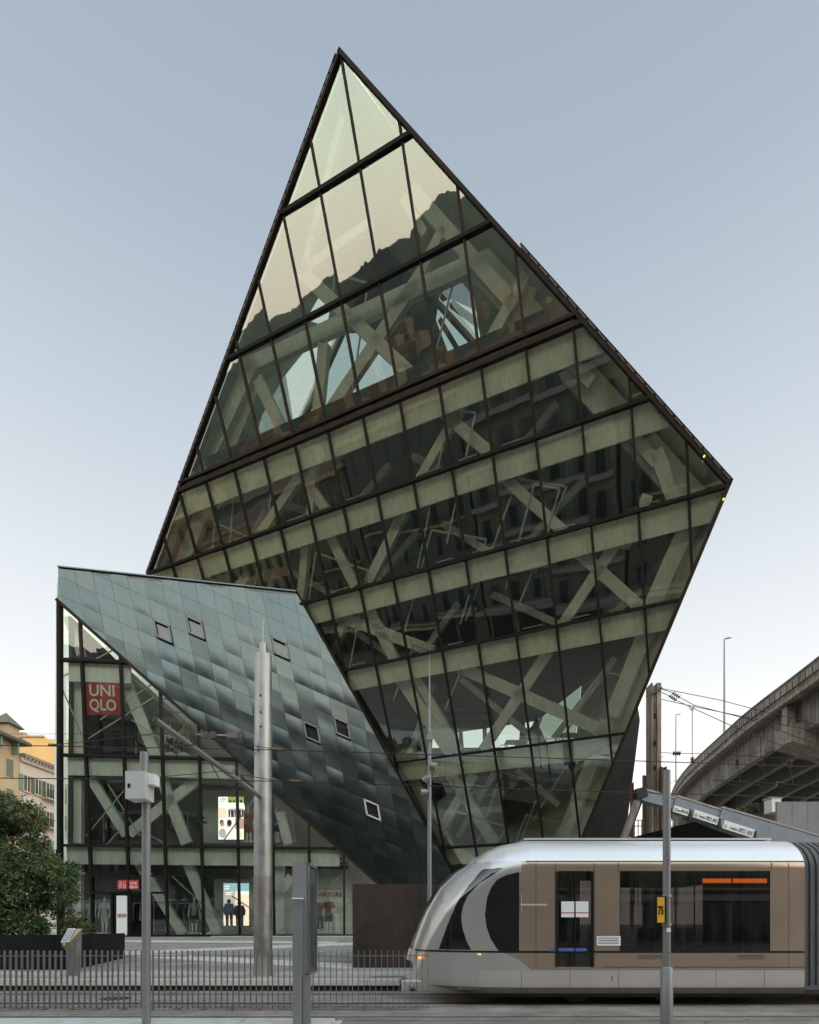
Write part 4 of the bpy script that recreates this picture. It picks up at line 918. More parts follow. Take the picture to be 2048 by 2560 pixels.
# slim lighting mast with spots
Ym = 14.6; px = at(1074, 0, Ym).x
lm_ = thing('spotlight_mast', 'very slim dark grey needle mast with four round spotlights', 'mast', (px, Ym, .35))
MB().tube([(px, Ym, .2), (px, Ym, at(0, 2230, Ym).z), (px, Ym, at(0, 1860, Ym).z)], [.072, .062, .05], 14).build('shaft', M_POLE, lm_, smooth=True)
MB().tube([(px, Ym, at(0, 1860, Ym).z), (px, Ym, at(0, 1720, Ym).z), (px, Ym, at(0, 1632, Ym).z)], [.045, .022, .004], 10).build('needle', M_POLE, lm_, smooth=True)
for u, v, dx, dy, dz in ((1074, 1842, 0, -1, -.25), (1085, 1915, .9, -.2, -.3), (1066, 1948, -.5, .3, -.5), (1060, 1981, -1, -.1, -.2)):
    c = at(u, v, Ym-.08); d = V3((dx, dy, dz)).normalized()
    h = MB().tube([c-d*.12, c-d*.09, c-d*.0, c+d*.07], [.03, .075, .10, .105], 14).build('spotlight', M_POLE, lm_, smooth=True)
    MB().tube([c+d*.071, c+d*.075], .088, 14).build('lens', mat('spot_lens', (.35, .34, .3), .2), h)
    MB().tube([c-d*.1, V3((px, Ym, c.z+.03))], .018, 6).build('spot_bracket', M_POLE, lm_)

# ------------------------------------------------------------------ fence
fn = thing('vertical_bar_fence', 'low galvanised fence of flat vertical bars along the near side of the tracks', 'fence', (-4, 10.05, 0))
proto = None; x = .345; i = 0; xs = []
while x > -9.2:
    xs.append(x); i += 1; x -= .108 if i % 14 else .085
zt_, zb_ = at(0, 2376, 10.05).z, .03
for x in xs:
    if proto is None:
        proto = MB().bx(x-.006, x+.006, 10.02, 10.07, zb_, zt_).build('bar', M_FENCE, fn)
    else:
        c = proto.copy(); S.collection.objects.link(c); c.parent = fn; c.location = (x-.345, 0, random.uniform(-.006, .006)); c.rotation_euler = (0, 0, 0)
for k in range(0, len(xs)-1, 14):
    a, b = xs[k], xs[min(k+13, len(xs)-1)]
    MB().bx(b-.006, a+.006, 10.035, 10.05, at(0, 2391, 10).z, at(0, 2389, 10).z+.002).build('rail', M_FENCE, fn)
    MB().bx(b-.006, a+.006, 10.035, 10.05, .05, .062).build('rail', M_FENCE, fn)
    for q in (a-.2, (a+b)/2, b+.2): MB().bx(q-.05, q+.05, 9.99, 10.09, 0, .035).build('foot', M_STEELCOL, fn)
# ticket post
vp_ = at(181, 2425, 14.0)
vpost = thing('ticket_validator', 'stainless ticket post with slanted white screen and yellow dot', 'ticket machine', (vp_.x, 14.0, .27))
x0, x1 = at(166, 0, 14).x, at(197, 0, 14).x; M_SS = mat('stainless_steel', (.34, .32, .30), .3, .9, .12, 5)
zT, zM = at(0, 2322, 14).z, at(0, 2355, 14).z
MB().bx(x0+.09, x1-.0, 13.9, 14.1, .27, zM).build('post', M_SS, vpost)
MB().prism([V3((x0, 13.78, zM)), V3((x0+.03, 13.78, zM-.1)), V3((x0+.09, 13.95, zM-.3)), V3((x0+.09, 14.1, zM-.3)), V3((x0+.13, 14.1, zT)), V3((x0+.06, 13.98, zT))], V3((.22, 0, 0))).build('head', M_SS, vpost)
MB().prism([V3((x0+.01, 13.765, zM)), V3((x0+.20, 13.765, zM)), V3((x0+.26, 13.965, zT+.005)), V3((x0+.07, 13.965, zT+.005))], V3((0, -.006, .006))).build('screen_surround', M_WHITE, vpost)
MB().prism([V3((x0+.045, 13.752, zM+.045)), V3((x0+.185, 13.752, zM+.045)), V3((x0+.235, 13.94, zT-.01)), V3((x0+.09, 13.94, zT-.01))], V3((0, -.006, .006))).build('screen', mat('screen_grey', (.30, .31, .33), .3), vpost)
c = V3((x0+.11, 13.755, zM-.045)); MB().tube([c, c+V3((0, -.01, 0))], .035, 14).build('card_reader', mat('yellow_dot', (.75, .45, .02), .5), vpost)
# ------------------------------------------------------------------ planter and bush
pl = thing('black_planter', 'long low black planter holding the big bush', 'planter', (-10, 15.2, .4))
zt_ = at(0, 2336, 15).z
cur = [(-16, 14.3), (-9.8, 14.3), (-9.4, 14.5)]
A_ = at(171, 2418, 14.65); B_ = at(224, 2400, 15.3)
for a, b in (((-16, 14.6), (at(138, 0, 14.6).x, 14.6)), ((at(138.5, 0, 14.6).x, 14.6), (A_.x, 14.65)), ((A_.x+.01, 14.66), (B_.x, 15.4))):
    MB().bar(V3((a[0], a[1], (zt_+.37)/2)), V3((b[0], b[1], (zt_+.37)/2)), zt_-.37, .06, (b[1]-a[1], -(b[0]-a[0]), 0)).build('side_panel', M_BLACK, pl)
MB().bx(-16, B_.x-.05, 14.7, 17.2, .38, zt_-.1).build('soil', mat('soil', (.05, .035, .025), .95), pl)
MB().bx(B_.x-.06, B_.x, 15.42, 17.2, .38, zt_).build('side_panel', M_BLACK, pl)
bush = thing('large_bush', 'big dark green bush with dense narrow leaves in the black planter', 'bush', (-10.8, 15.9, 1.3))
leafm = bpy.data.materials.new('bush_leaf'); leafm.use_nodes = True; t = leafm.node_tree; b = t.nodes['Principled BSDF']; MAT['bush_leaf'] = leafm
g = t.nodes.new('ShaderNodeNewGeometry'); n1 = t.nodes.new('ShaderNodeTexNoise'); n1.inputs['Scale'].default_value = 1.3; n1.inputs['Detail'].default_value = 3; t.links.new(g.outputs['Position'], n1.inputs[0])
ad = t.nodes.new('ShaderNodeMath'); ad.operation = 'MULTIPLY_ADD'; t.links.new(g.outputs['Random Per Island'], ad.inputs[0]); ad.inputs[1].default_value = .5; t.links.new(n1.outputs[0], ad.inputs[2])
rl = ramp(t, [(.40, (.030, .056, .018)), (.72, (.075, .125, .035)), (1.02/1.0 if False else .97, (.11, .125, .035)), (1, (.16, .09, .035))], ad.outputs[0]); t.links.new(rl.outputs[0], b.inputs['Base Color']); b.inputs['Roughness'].default_value = .42
def leaves(m, blobs, n, size, rng):
    for _ in range(n):
        c, r = rng.choice(blobs); d = V3((rng.gauss(0, 1), rng.gauss(0, 1), rng.gauss(0, 1))).normalized(); rr = r*(rng.random()**.25)*rng.uniform(.8, 1.12)
        p = V3(c)+V3((d.x*rr, d.y*rr, d.z*rr*.85))
        ax = (d*.7+V3((rng.uniform(-1, 1), rng.uniform(-1, 1), rng.uniform(-1.2, .4)))).normalized(); L = size*rng.uniform(.6, 1.3)
        s_ = ax.cross(V3((rng.uniform(-1, 1), rng.uniform(-1, 1), rng.uniform(-1, 1)))).normalized()*L*.16; dn = ax.cross(s_).normalized()*L*.06
        m.add([p, p+ax*L*.45+s_+dn, p+ax*L, p+ax*L*.45-s_+dn], [(0, 1, 2), (0, 2, 3)])
rng = random.Random(9); blobs = []
outl = [(-60, 2000), (20, 1996), (80, 1996), (112, 2035), (160, 2090), (172, 2145), (192, 2185), (200, 2240), (208, 2290), (200, 2330), (60, 2325), (-60, 2325)]
def inside(u, v, pl_):
    c = False; n = len(pl_)
    for i in range(n):
        (x1, y1), (x2, y2) = pl_[i], pl_[(i+1) % n]
        if (y1 > v) != (y2 > v) and u < (x2-x1)*(v-y1)/(y2-y1)+x1: c = not c
    return c
while len(blobs) < 95:
    u, v = rng.uniform(-90, 200), rng.uniform(2000, 2325)
    if inside(u+14, v-10, outl) and inside(u, v+8, outl + []) or inside(u, v, outl) and rng.random() < .3:
        Y = rng.uniform(15.0, 16.8); blobs.append((at(u, v, Y), rng.uniform(.22, .42)))
m = MB(); leaves(m, blobs, 34000, .14, rng)
m.build('foliage', leafm, bush)
m = MB()
for i in range(6):
    x = -13.2+i*.6; m.tube([(x, 15.9, 1.2), (x+rng.uniform(-.2, .2), 15.8, 2.2), (x+rng.uniform(-.5, .5), 15.9+rng.uniform(-.4, .4), 3.4)], [.05, .035, .015], 6)
m.build('trunk', mat('bark', (.06, .045, .03), .9), bush)

# ------------------------------------------------------------------ tram
Yn, K_ = 10.4, 10.4/F
def TX(u): return (u-1024)*K_
def TZ(v): return EYE-(v-H)*K_
tram = thing('tram', 'low floor tram with pearl white roof, taupe sides and dark rounded nose facing left', 'tram', (5, 11.6, 0))
YC, HW = 11.6, 1.2
M_TW = mat('tram_pearl_white', (.66, .64, .63), .26, .35, .02, 1, coat=.4); M_TT = mat('tram_taupe', (.42, .31, .235), .19, .55, .07, 1.0, coat=.3); M_TS = mat('tram_silver', (.52, .49, .465), .3, .55, .03, 1, coat=.3)
M_TSK = mat('tram_skirt', (.58, .54, .505), .3, .5, .04, 1); M_TU = mat('tram_underbody', (.12, .09, .07), .6, .2, .2); M_TRIM = mat('tram_black_trim', (.01, .01, .011), .3)
prof = [(1328, 2089.5), (1267, 2101.6), (1231, 2117), (1188, 2150), (1150, 2180), (1115, 2214), (1097, 2244), (1079, 2275), (1060, 2320), (1042.5, 2366), (1034, 2395), (1030, 2414)]
profb = [(1030, 2414), (1036, 2445), (1052, 2460), (1079, 2469), (1152, 2484)]
def interp(tab, x):
    if x <= tab[0][0]: return tab[0][1]
    for (a, b), (c, d) in zip(tab, tab[1:]):
        if x <= c: return b+(d-b)*(x-a)/(c-a)
    return tab[-1][1]
ptop = sorted((TX(u), TZ(v)) for u, v in prof); pbot = sorted((TX(u), TZ(v)) for u, v in profb)
X0 = TX(1030)
def ztop(x): return interp(ptop, x)
def zbot(x): return interp(pbot, x)
zroof, zmin = TZ(2089.5), TZ(2486)
def halfw(x):
    s_ = max(0, x-X0); return HW*(1-max(0, 1-s_/2.3)**2.6*.62) if s_ < 2.3 else HW
def side_y(x, z):
    zt_ = ztop(x); hw = halfw(x)
    c = zt_-.62; y = hw
    if z > c: f = min(1, (z-c)/.62); y = hw*(1-.42*(1-math.sqrt(max(0, 1-f*f))))-.18*f*f
    if z < .5: y = y-.10*((.5-z)/.3)**2*.6
    return y
ov1 = [(430, 195), (330, 260), (282, 310), (262, 360), (256, 400), (262, 450), (278, 500), (300, 545)]
ov2 = [(500, 212), (440, 225), (400, 245), (375, 280), (360, 320), (352, 390), (358, 440), (375, 490), (410, 545)]
ws = [(240, 335), (290, 262), (345, 200), (430, 195), (330, 260), (282, 310), (262, 360), (256, 400), (262, 450), (278, 500), (296, 537), (163, 537), (200, 430)]
def region(x, z):
    cu = ((x/K_+1024)-1000)*1.646; cv = (H-(z-EYE)/K_-2050)*1.646
    if inside(cu, cv, ws): return 'windscreen'
    if cv > 690: return 'underbody'
    if inside(cu, cv, ov2+[(491, 545), (491, 212)]) and cv < 540: return 'cab_window'
    if cv < 168 and cu > 330: return 'roof'
    if 540 <= cv < 546 and cu > 60: return 'trim'
    if 168 <= cv < 174 and cu > 520: return 'trim'
    if cv > 617 and cu > 330+(0): return 'skirt'
    if cv < 546:
        o2 = ov2[-1]
        lim = None
        for (a, b), (c, d) in zip(ov2, ov2[1:]):
            if b <= cv <= d: lim = a+(c-a)*(cv-b)/(d-b)
        if lim is None: lim = 500 if cv < 212 else 410
        if cu < lim: return 'nose'
    else:
        lim = 410+(540-410)*((cv-546)/(617-546))**.6 if cv < 617 else 9e9
        if cu < lim: return 'nose'
    u_ = cu
    if 210 < cv < 605 and (650 < u_ < 790 or 2860 < u_ < 3000): return 'door'
    if 210 < cv < 540 and (905 < u_ < 1525 or 1900 < u_ < 2750): return 'window'
    if 604 <= cv <= 608 and u_ > 830: return 'trim'
    return 'body'
def piece(rg, x):
    cu = (x/K_+1024-1000)*1.646
    if rg == 'door': return 'door', 0 if cu < 720 else 1
    if rg == 'window': return 'window', sum(cu > q for q in (1060, 1215, 1370))
    return rg, 0
regs = {}
def emit(xa, xb, za, zb, sgn):
    rg = region((xa+xb)/2, (za+zb)/2); dp = {'window': -.012, 'door': -.02, 'windscreen': -.004, 'cab_window': -.006, 'trim': -.01}.get(rg, 0)
    key_ = (rg, piece(rg, (xa+xb)/2)[1], sgn if rg in ('window', 'door', 'cab_window') else 0)
    m = regs.setdefault(key_, MB())
    q = []
    for x_, z_ in ((xa, za), (xb, za), (xb, zb), (xa, zb)):
        z2 = min(z_, ztop(x_)); z2 = max(z2, zbot(x_)) if z2 < 1 else z2
        q.append(V3((x_, YC+sgn*(side_y(x_, z2)+dp), z2)))
    m.add(q, [(0, 1, 2, 3)])
XG = TX(2012)
xs_ = []; x = X0+.001
while x < XG-.001: xs_.append(x); x += .012 if x < X0+2.4 else (.06 if not any(abs(x-TX(1000+q/1.646)) < .12 for q in (650, 790, 905, 1525)) else .02)
xs_.append(XG)
zs_ = [zmin+(zroof-zmin)*i/230 for i in range(231)]
for i in range(len(xs_)-1):
    xa, xb = xs_[i], xs_[i+1]; zt_ = max(ztop(xa), ztop(xb)); zb_ = min(zbot(xa), zbot(xb))
    for k in range(230):
        if zs_[k] > zt_+1e-6 or zs_[k+1] < zb_: continue
        for sgn in (-1, 1): emit(xa, xb, zs_[k], zs_[k+1], sgn)
# roof and front closing strip between the two sides, curved across
def cross(x, y, zt_, hw): return zt_-0*y
closer = {'roof': MB(), 'nose': MB(), 'windscreen': MB()}
for i in range(len(xs_)-1):
    xa, xb = xs_[i], xs_[i+1]; za, zb = ztop(xa), ztop(xb); ya, yb = side_y(xa, za), side_y(xb, zb); zm = (za+zb)/2
    key = 'roof' if zm > TZ(2150) else ('windscreen' if zm > 1.05 else 'nose')
    n = 8
    for k in range(n):
        f0, f1 = -1+2*k/n, -1+2*(k+1)/n; kk = key if (key != 'windscreen' or abs((f0+f1)/2) < .85) else 'nose'
        cr_ = lambda f, s_: (1-f*f)*s_
        # crown pushes up on the roof and forward on the nose
        def pt(x_, z_, y_, f): 
            up_ = .05 if key == 'roof' else .02; fw = 0 if key == 'roof' else .10
            fade = min(1, max(0, (TX(1230)-x_)/.6)); return V3((x_-cr_(f, .12*fade), YC+y_*f, z_+cr_(f, .04)))
        closer[kk].add([pt(xa, za, ya, f0), pt(xb, zb, yb, f0), pt(xb, zb, yb, f1), pt(xa, za, ya, f1)], [(0, 1, 2, 3)])
for k_, m_ in closer.items():
    q = regs.setdefault((k_, 0, 0), MB()); q.add(m_.v, m_.f)
TM = {'roof': M_TW, 'nose': M_TS, 'windscreen': M_TRAMGL, 'cab_window': M_TRIM, 'body': M_TT, 'skirt': M_TSK, 'underbody': M_TU, 'trim': M_TRIM, 'window': M_TRAMGL, 'door': M_TRAMGL}
NMZ = {'roof': 'roof_shell', 'nose': 'nose_shell', 'windscreen': 'windscreen', 'cab_window': 'cab_side_window', 'body': 'body_panel', 'skirt': 'side_skirt', 'underbody': 'underframe_cover', 'trim': 'black_trim', 'window': 'window', 'door': 'door_glazing'}
for (rg, _a, _b), m in regs.items():
    o0 = origin(tram); me = bpy.data.meshes.new(NMZ[rg]); me.from_pydata([tuple(V3(q)-o0) for q in m.v], [], m.f); me.materials.append(TM[rg])
    bm = bmesh.new(); bm.from_mesh(me); bmesh.ops.remove_doubles(bm, verts=bm.verts, dist=.0015)
    bmesh.ops.dissolve_degenerate(bm, edges=bm.edges, dist=.0005)
    bmesh.ops.recalc_face_normals(bm, faces=bm.faces)
    for f in bm.faces: f.smooth = True
    bm.to_mesh(me); bm.free(); o = bpy.data.objects.new(NMZ[rg], me); S.collection.objects.link(o); o.parent = tram
# front lower wall below nose
yn = YC-HW
def side_rect(u0, v0, u1, v1, d): return [V3((TX(u0), yn-d, TZ(v1))), V3((TX(u1), yn-d, TZ(v1))), V3((TX(u1), yn-d, TZ(v0))), V3((TX(u0), yn-d, TZ(v0)))]
def P2x(c): return 1000+c/1.646
def P2y(c): return 2050+c/1.646
M_OR = emis('orange_led', (1.0, .20, .015), 1.3); M_AMB = emis('amber_blinker', (1, .33, .05), 1.3)
def sidebox(c0, r0, c1, r1, d, nm, mt_, th=.02, parent=tram): return MB().prism(side_rect(P2x(c0), P2y(r0), P2x(c1), P2y(r1), d), (0, th, 0)).build(nm, mt_, parent)
sidebox(1245, 236, 1525, 262, -.06, 'destination_display', M_DARKM, .03)
for i in range(1): sidebox(1252, 240, 1518, 258, -.055, 'display_glow', M_OR, .004)
MB().bx(TX(P2x(322)), TX(P2x(420)), YC-halfw(TX(P2x(322)))-.015, YC-halfw(TX(P2x(322)))+.05, TZ(P2y(557)), TZ(P2y(550))).build('blinker', M_AMB, tram)
MB().box((X0+.16, YC-.55, TZ(P2y(573))), (.03, 0, 0), (0, .12, 0), (0, 0, .03)).build('headlight', M_AMB, tram)
MB().box((X0+.16, YC+.55, TZ(P2y(573))), (.03, 0, 0), (0, .12, 0), (0, 0, .03)).build('headlight', M_AMB, tram)
# doors: leaf frames, stickers; window pillars; seats
for cc in (650, 720, 790): sidebox(cc-3, 212, cc+3, 604, .006, 'door_edge', M_TRIM)
sidebox(664, 335, 776, 400, .004, 'door_notice', M_WHITE, .003); sidebox(664, 380, 776, 384, .006, 'notice_stripe', M_RED, .003)
sidebox(810, 478, 908, 517, .004, 'side_notice', M_WHITE, .003); sidebox(620, 527, 768, 540, .005, 'blue_strip', mat('blue_strip', (.08, .12, .35), .5), .003)
for k in range(3): sidebox(816, 484+k*10, 900, 488+k*10, .007, 'notice_line', M_POLE, .002)
sidebox(495, 345, 606, 352, .004, 'grab_rail', M_TW, .02)
for cc in (1060, 1215, 1370): sidebox(cc-2, 212, cc+2, 538, -.02, 'window_joint', M_TRIM)
for cc in (905, 1525): sidebox(cc-3, 210, cc+3, 540, -.004, 'window_joint', M_TRIM)
ins = MB().bx(X0+.9, XG, YC-HW+.1, YC+HW-.1, .32, .36).build('floor', M_TU, tram)
MB().bx(X0+1.6, XG, YC-HW+.25, YC+HW-.25, 2.62, 2.66).build('ceiling', mat('tram_ceiling', (.35, .34, .33), .6), tram)
M_SEAT = mat('seat_fabric', (.20, .25, .24), .8)
for k in range(5):
    xx = TX(P2x(950))+k*.8
    for yy in (YC-.75, YC+.75):
        st_ = MB().bx(xx, xx+.42, yy-.22, yy+.22, .72, .80).build('seat', M_SEAT, tram)
        MB().bx(xx+.42, xx+.49, yy-.22, yy+.22, .78, 1.5).build('seat_back', M_SEAT, tram)
for cc in (900, 1230, 1530): x_ = TX(P2x(cc)); MB().tube([(x_, YC-.3, .36), (x_, YC-.3, 2.62)], .018, 8).build('handrail', mat('yellow_handrail', (.5, .3, .03), .4), tram)
MB().bx(X0+1.9, X0+1.94, YC-HW+.12, YC+HW-.12, .4, 2.6).build('cab_wall', M_TU, tram)
for cc in (560, 640, 800, 1600): sidebox(cc-.8, 176, cc+.8, 603, .0015, 'panel_seam', M_TRIM, .003)
for cc in (500, 700, 900, 1100, 1300, 1500): sidebox(cc-.7, 619, cc+.7, 689, .0015, 'skirt_seam', M_TRIM, .003)
for c0, c1 in ((980, 1110), (1390, 1500)): 
    for k in range(4): sidebox(c0, 556+k*5, c1, 557.5+k*5, .002, 'vent_slot', M_TRIM, .003)
for c0 in (642, 794): sidebox(c0-2, 212, c0+3, 606, .012, 'door_seal', M_TRIM, .02)
sidebox(870, 640, 876, 662, .003, 'service_hatch', M_POLE, .004)
MB().bar(V3((X0+.32, YC-.35, 1.12)), V3((X0+.75, YC-.55, 1.95)), .02, .02, (1, 0, -.5)).build('wiper', M_TRIM, tram)
sidebox(498, 300, 500, 380, .02, 'door_handle_rail', M_TW, .02)
for cc in (900, 1530): sidebox(cc-1.2, 176, cc+1.2, 210, .0015, 'panel_seam', M_TRIM, .003)
# bellows and next car
for k in range(12):
    x_ = XG+.02+k*.065; zz = [.4+(zroof-.45)*q/18 for q in range(19)]; dd = .05+(k % 2)*.03
    poly = [V3((x_, YC-side_y(XG, z)+dd, z)) for z in zz]+[V3((x_, YC+side_y(XG, z)-dd, z)) for z in zz[::-1]]
    MB().prism(poly, (.05, 0, 0)).build('bellows_fold', mat('bellows_rubber', (.10, .095, .095), .7), tram)
xn = XG+.82
MB().bx(xn, xn+7, YC-HW, YC+HW, .35, 1.0).build('rear_car_body', M_TT, tram); MB().bx(xn, xn+7, YC-HW+.01, YC+HW-.01, 1.0, 2.75).build('rear_car_windows', M_TRIM, tram)
MB().bx(xn, xn+7, YC-HW+.1, YC+HW-.1, 2.75, zroof).build('rear_car_roof', M_TW, tram)
# wheels
for x_ in (X0+3.3, X0+5.1):
    for yy in (10.9, 12.3): MB().tube([(x_, yy-.06, .29), (x_, yy+.06, .29)], .28, 20).build('wheel', M_DARKM, tram)
MB().bx(X0+1.2, XG, YC-HW+.25, YC+HW-.25, .16, .34).build('underframe', M_TRIM, tram)
MB().bx(TX(1330), TX(1990), YC-.5, YC+.5, zroof+.03, zroof+.07).build('roof_walkway', M_TW, tram)

# ------------------------------------------------------------------ viaduct
vd = thing('road_viaduct', 'curving concrete road viaduct on hammerhead piers at the right', 'viaduct', (30, 45, 0))
ZV = 16.0
cl = [(17.8, 14), (21.0, 22), (22.1, 29.1), (22.9, 36.1), (23.7, 40.5), (25.6, 49.6), (28.4, 58.2), (33, 68), (41, 80)]
# smooth
def cr_sp(P, n=4):
    out = []
    for i in range(len(P)-1):
        p0, p1, p2, p3 = (V3((*P[max(0, i-1)], 0)), V3((*P[i], 0)), V3((*P[i+1], 0)), V3((*P[min(len(P)-1, i+2)], 0)))
        for k in range(n): t = k/n; out.append(.5*((2*p1)+(p2-p0)*t+(2*p0-5*p1+4*p2-p3)*t*t+(3*p1-p0-3*p2+p3)*t**3))
    out.append(V3((*P[-1], 0))); return out
CL = cr_sp(cl)
def offc(o, z):
    out = []
    for i, p in enumerate(CL):
        d = (CL[min(i+1, len(CL)-1)]-CL[max(i-1, 0)]).normalized(); s_ = V3((d.y, -d.x, 0)); out.append(p+s_*o+V3((0, 0, z)))
    return out
def sweep(o0, o1, z0, z1, nm, mt_):
    a, b, c, d = offc(o0, z0), offc(o1, z0), offc(o1, z1), offc(o0, z1); m = MB(); n = len(a)
    vs_ = [q for l in zip(a, b, c, d) for q in l]; fs = []
    for i in range(n-1):
        for k in range(4): fs.append((i*4+k, i*4+(k+1) % 4, (i+1)*4+(k+1) % 4, (i+1)*4+k))
    fs += [(0, 1, 2, 3), (4*n-1, 4*n-2, 4*n-3, 4*n-4)]; m.add(vs_, fs); return m.build(nm, mt_, vd)
sweep(.35, 12.4, ZV-1.15, ZV-.85, 'deck_slab', M_CONC); sweep(-.02, .06, ZV-.62, ZV-.2, 'parapet_face', M_CONC2); sweep(0.07, .35, ZV-1.0, ZV-.08, 'parapet', M_CONC); sweep(-.08, .2, ZV-.07, ZV+.03, 'coping', M_CONC)
sweep(-.05, .35, ZV-1.2, ZV-.98, 'edge_fascia', M_CONC2); sweep(12.4, 12.7, ZV-1.1, ZV, 'parapet', M_CONC)
sweep(-.03, .02, ZV-.18, ZV-.12, 'guard_rail', M_POLE)
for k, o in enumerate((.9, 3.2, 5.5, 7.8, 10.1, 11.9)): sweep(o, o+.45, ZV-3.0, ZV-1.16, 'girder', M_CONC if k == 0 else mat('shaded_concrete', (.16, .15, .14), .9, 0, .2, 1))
pf = offc(-.021, ZV-.41)
for i in range(0, len(pf)-1):
    for f in (0, .33, .66):
        q = pf[i]+(pf[i+1]-pf[i])*f; MB().bx(q.x-.015, q.x+.015, q.y-.03, q.y+.03, q.z-.2, q.z+.2).build('panel_joint', M_DARKM, vd)
for yi in (33.0, 60.0):
    i = min(range(len(CL)), key=lambda k: abs(CL[k].y-yi)); p = CL[i]; d = (CL[i+1]-CL[i-1]).normalized(); s_ = V3((d.y, -d.x, 0))
    prof_ = [(.15, ZV-2.55), (12.2, ZV-2.55), (12.2, ZV-3.6), (8.4, ZV-4.8), (3.6, ZV-4.8), (.15, ZV-3.6)]
    MB().prism([p+s_*a+d*-.9+V3((0, 0, z)) for a, z in prof_], d*1.8).build('pier_cap', M_CONC2, vd)
    c = p+s_*6+V3((0, 0, 0)); MB().bar(c, c+V3((0, 0, ZV-4.7)), 3.0, 1.3, d).build('pier', M_CONC, vd)
    MB().bar(p+s_*.45+V3((0, 0, ZV-1.3)), p+s_*.45+V3((0, 0, ZV-2.54)), .5, .5, d).build('bearing_post', M_CONC2, vd)
# lamp posts on and behind the viaduct
def lamp(u, v0, v1, Y, lab):
    b = at(u, v0, Y); tp = at(u, v1, Y); t = thing('street_lamp', lab, 'street lamp', b, 'tall road lamps at the viaduct')
    MB().tube([b, tp], [.085, .05], 8).build('column', M_POLE, t)
    MB().tube([tp, tp+V3((.25, 0, .05)), tp+V3((.55, -.05, .06))], [.05, .14, .05], 8, sq=.4).build('lamp_head', M_POLE2, t)
    return t
lamp(1811, 1830, 1597, 42, 'tallest street lamp standing on the viaduct parapet'); lamp(1690, 1975, 1787, 60, 'thin street lamp right of the concrete pylon'); lamp(1650, 2090, 1893, 75, 'small street lamp half hidden behind the concrete pylon')
# concrete rail pylon, corten posts
Yp = 26
pyl = thing('railway_pylon', 'tall H shaped concrete railway pylon carrying insulated wires', 'pylon', at(1641, 2300, Yp))
ua, ub, uc = 1629, 1636, 1652
zP = at(0, 1708, Yp).z
xa, xb, xc = at(ua, 0, Yp).x, at(1644, 0, Yp).x, at(uc, 0, Yp).x
MB().bx(xa, xb-.05, Yp, Yp+.5, 0, zP-.15).build('flange', mat('shaded_pylon_face', (.17, .15, .135), .9, 0, .2, 2, .1, 30, .3), pyl)  # shaded copy of the pylon concrete, shade painted into its colour
MB().bx(xb-.05, xc, Yp-.06, Yp+.56, 0, zP).build('flange', M_CONC2, pyl)
MB().bx(xa-.02, xa+.05, Yp-.06, Yp+.56, 0, zP).build('flange', M_CONC2, pyl)
MB().bar(at(1617, 1741, Yp-.1), at(1655, 1720, Yp-.1), .1, .1, (0, -1, 0)).build('crossarm', M_DARKM, pyl)
for v in (1790, 1858, 1920, 1990): p = at(1637, v, Yp-.01); MB().box(p, (.05, 0, 0), (0, .02, 0), (0, 0, .12)).build('slot', M_BLACK, pyl)
for u0, u1, v0, mt_, lab in ((1650, 1664, 1918, M_RUST2, 'rust red steel post directly right of the concrete pylon'), (1607, 1623, 1939, mat('faded_rust', (.22, .16, .15), .8, 0, .15, 2), 'faded brown steel post left of the concrete pylon'), (1576, 1582, 1958, M_RUST2, 'narrow rusty post beside the dark flank of the tower')):
    Y = 27 if u0 != 1650 else 25.8; a, b = at(u0, v0, Y), at(u1, v0, Y); p = thing('steel_post', lab, 'post', (a.x, Y, 0))
    MB().bx(a.x, b.x, Y, Y+.05, 0, a.z).build('web', mt_, p); MB().bx(a.x, a.x+.04, Y-.15, Y-.001, 0, a.z).build('flange', mt_, p); MB().bx(b.x-.04, b.x, Y-.15, Y-.001, 0, a.z).build('flange', mt_, p)
# insulators + railway wires
def insul(a, b, lab, n=4, r=.11):
    a, b = V3(a), V3(b); d = (b-a).normalized(); t = thing('insulator', lab, 'insulator', a, 'brown disc insulators'); m = MB()
    MB().tube([a, b], .025, 6).build('core', M_DARKM, t)
    for k in range(n): c = a+(b-a)*((k+.5)/n); MB().tube([c-d*.03, c, c+d*.03], [.03, r, .04], 10).build('disc', M_INSUL, t)
Y = 26
insul(at(1681, 1732, Y), at(1700, 1744, Y), 'upper slanting insulator string right of the pylon top'); insul(at(1673, 1739, Y), at(1691, 1751, Y), 'lower slanting insulator string right of the pylon top')
insul(at(1682, 1883.5, Y), at(1702, 1883.5, Y), 'level insulator string halfway down beside the pylon')
insul(at(1731, 1893, Y), at(1731, 1908, Y), 'hanging insulator on the first drop wire'); 
insul(at(1842, 1898, 24), at(1844, 1914, 24), 'hanging insulator leftmost under the viaduct'); insul(at(1903, 1899, 23), at(1905, 1918, 23), 'hanging insulator in the middle under the viaduct'); insul(at(1973, 1900, 22), at(1975, 1920, 22), 'hanging insulator rightmost under the viaduct')
insul(at(1942, 1959, 22), at(1962, 1960, 22), 'level insulator string low under the viaduct')
W = lambda pts, lab, r=.016: wire(pts, lab, r, name='railway_wire')
W([at(1653, 1721, Y), at(1800, 1750, Y), at(1880, 1771, 24), at(2200, 1850, 20)], 'railway wire from the pylon top, highest')
W([at(1653, 1722, Y), at(1681, 1732, Y)], 'short tail wire above the insulator string'); W([at(1653, 1731, Y), at(1673, 1739, Y)], 'short tail wire below the pylon top')
W([at(1700, 1744, Y), at(1736, 1763, Y), at(1880, 1800, 24), at(2060, 1868, 22)], 'railway wire after the upper insulator string'); W([at(1691, 1751, Y), at(1830, 1815, 24), at(2060, 1905, 21)], 'railway wire after the lower insulator string')
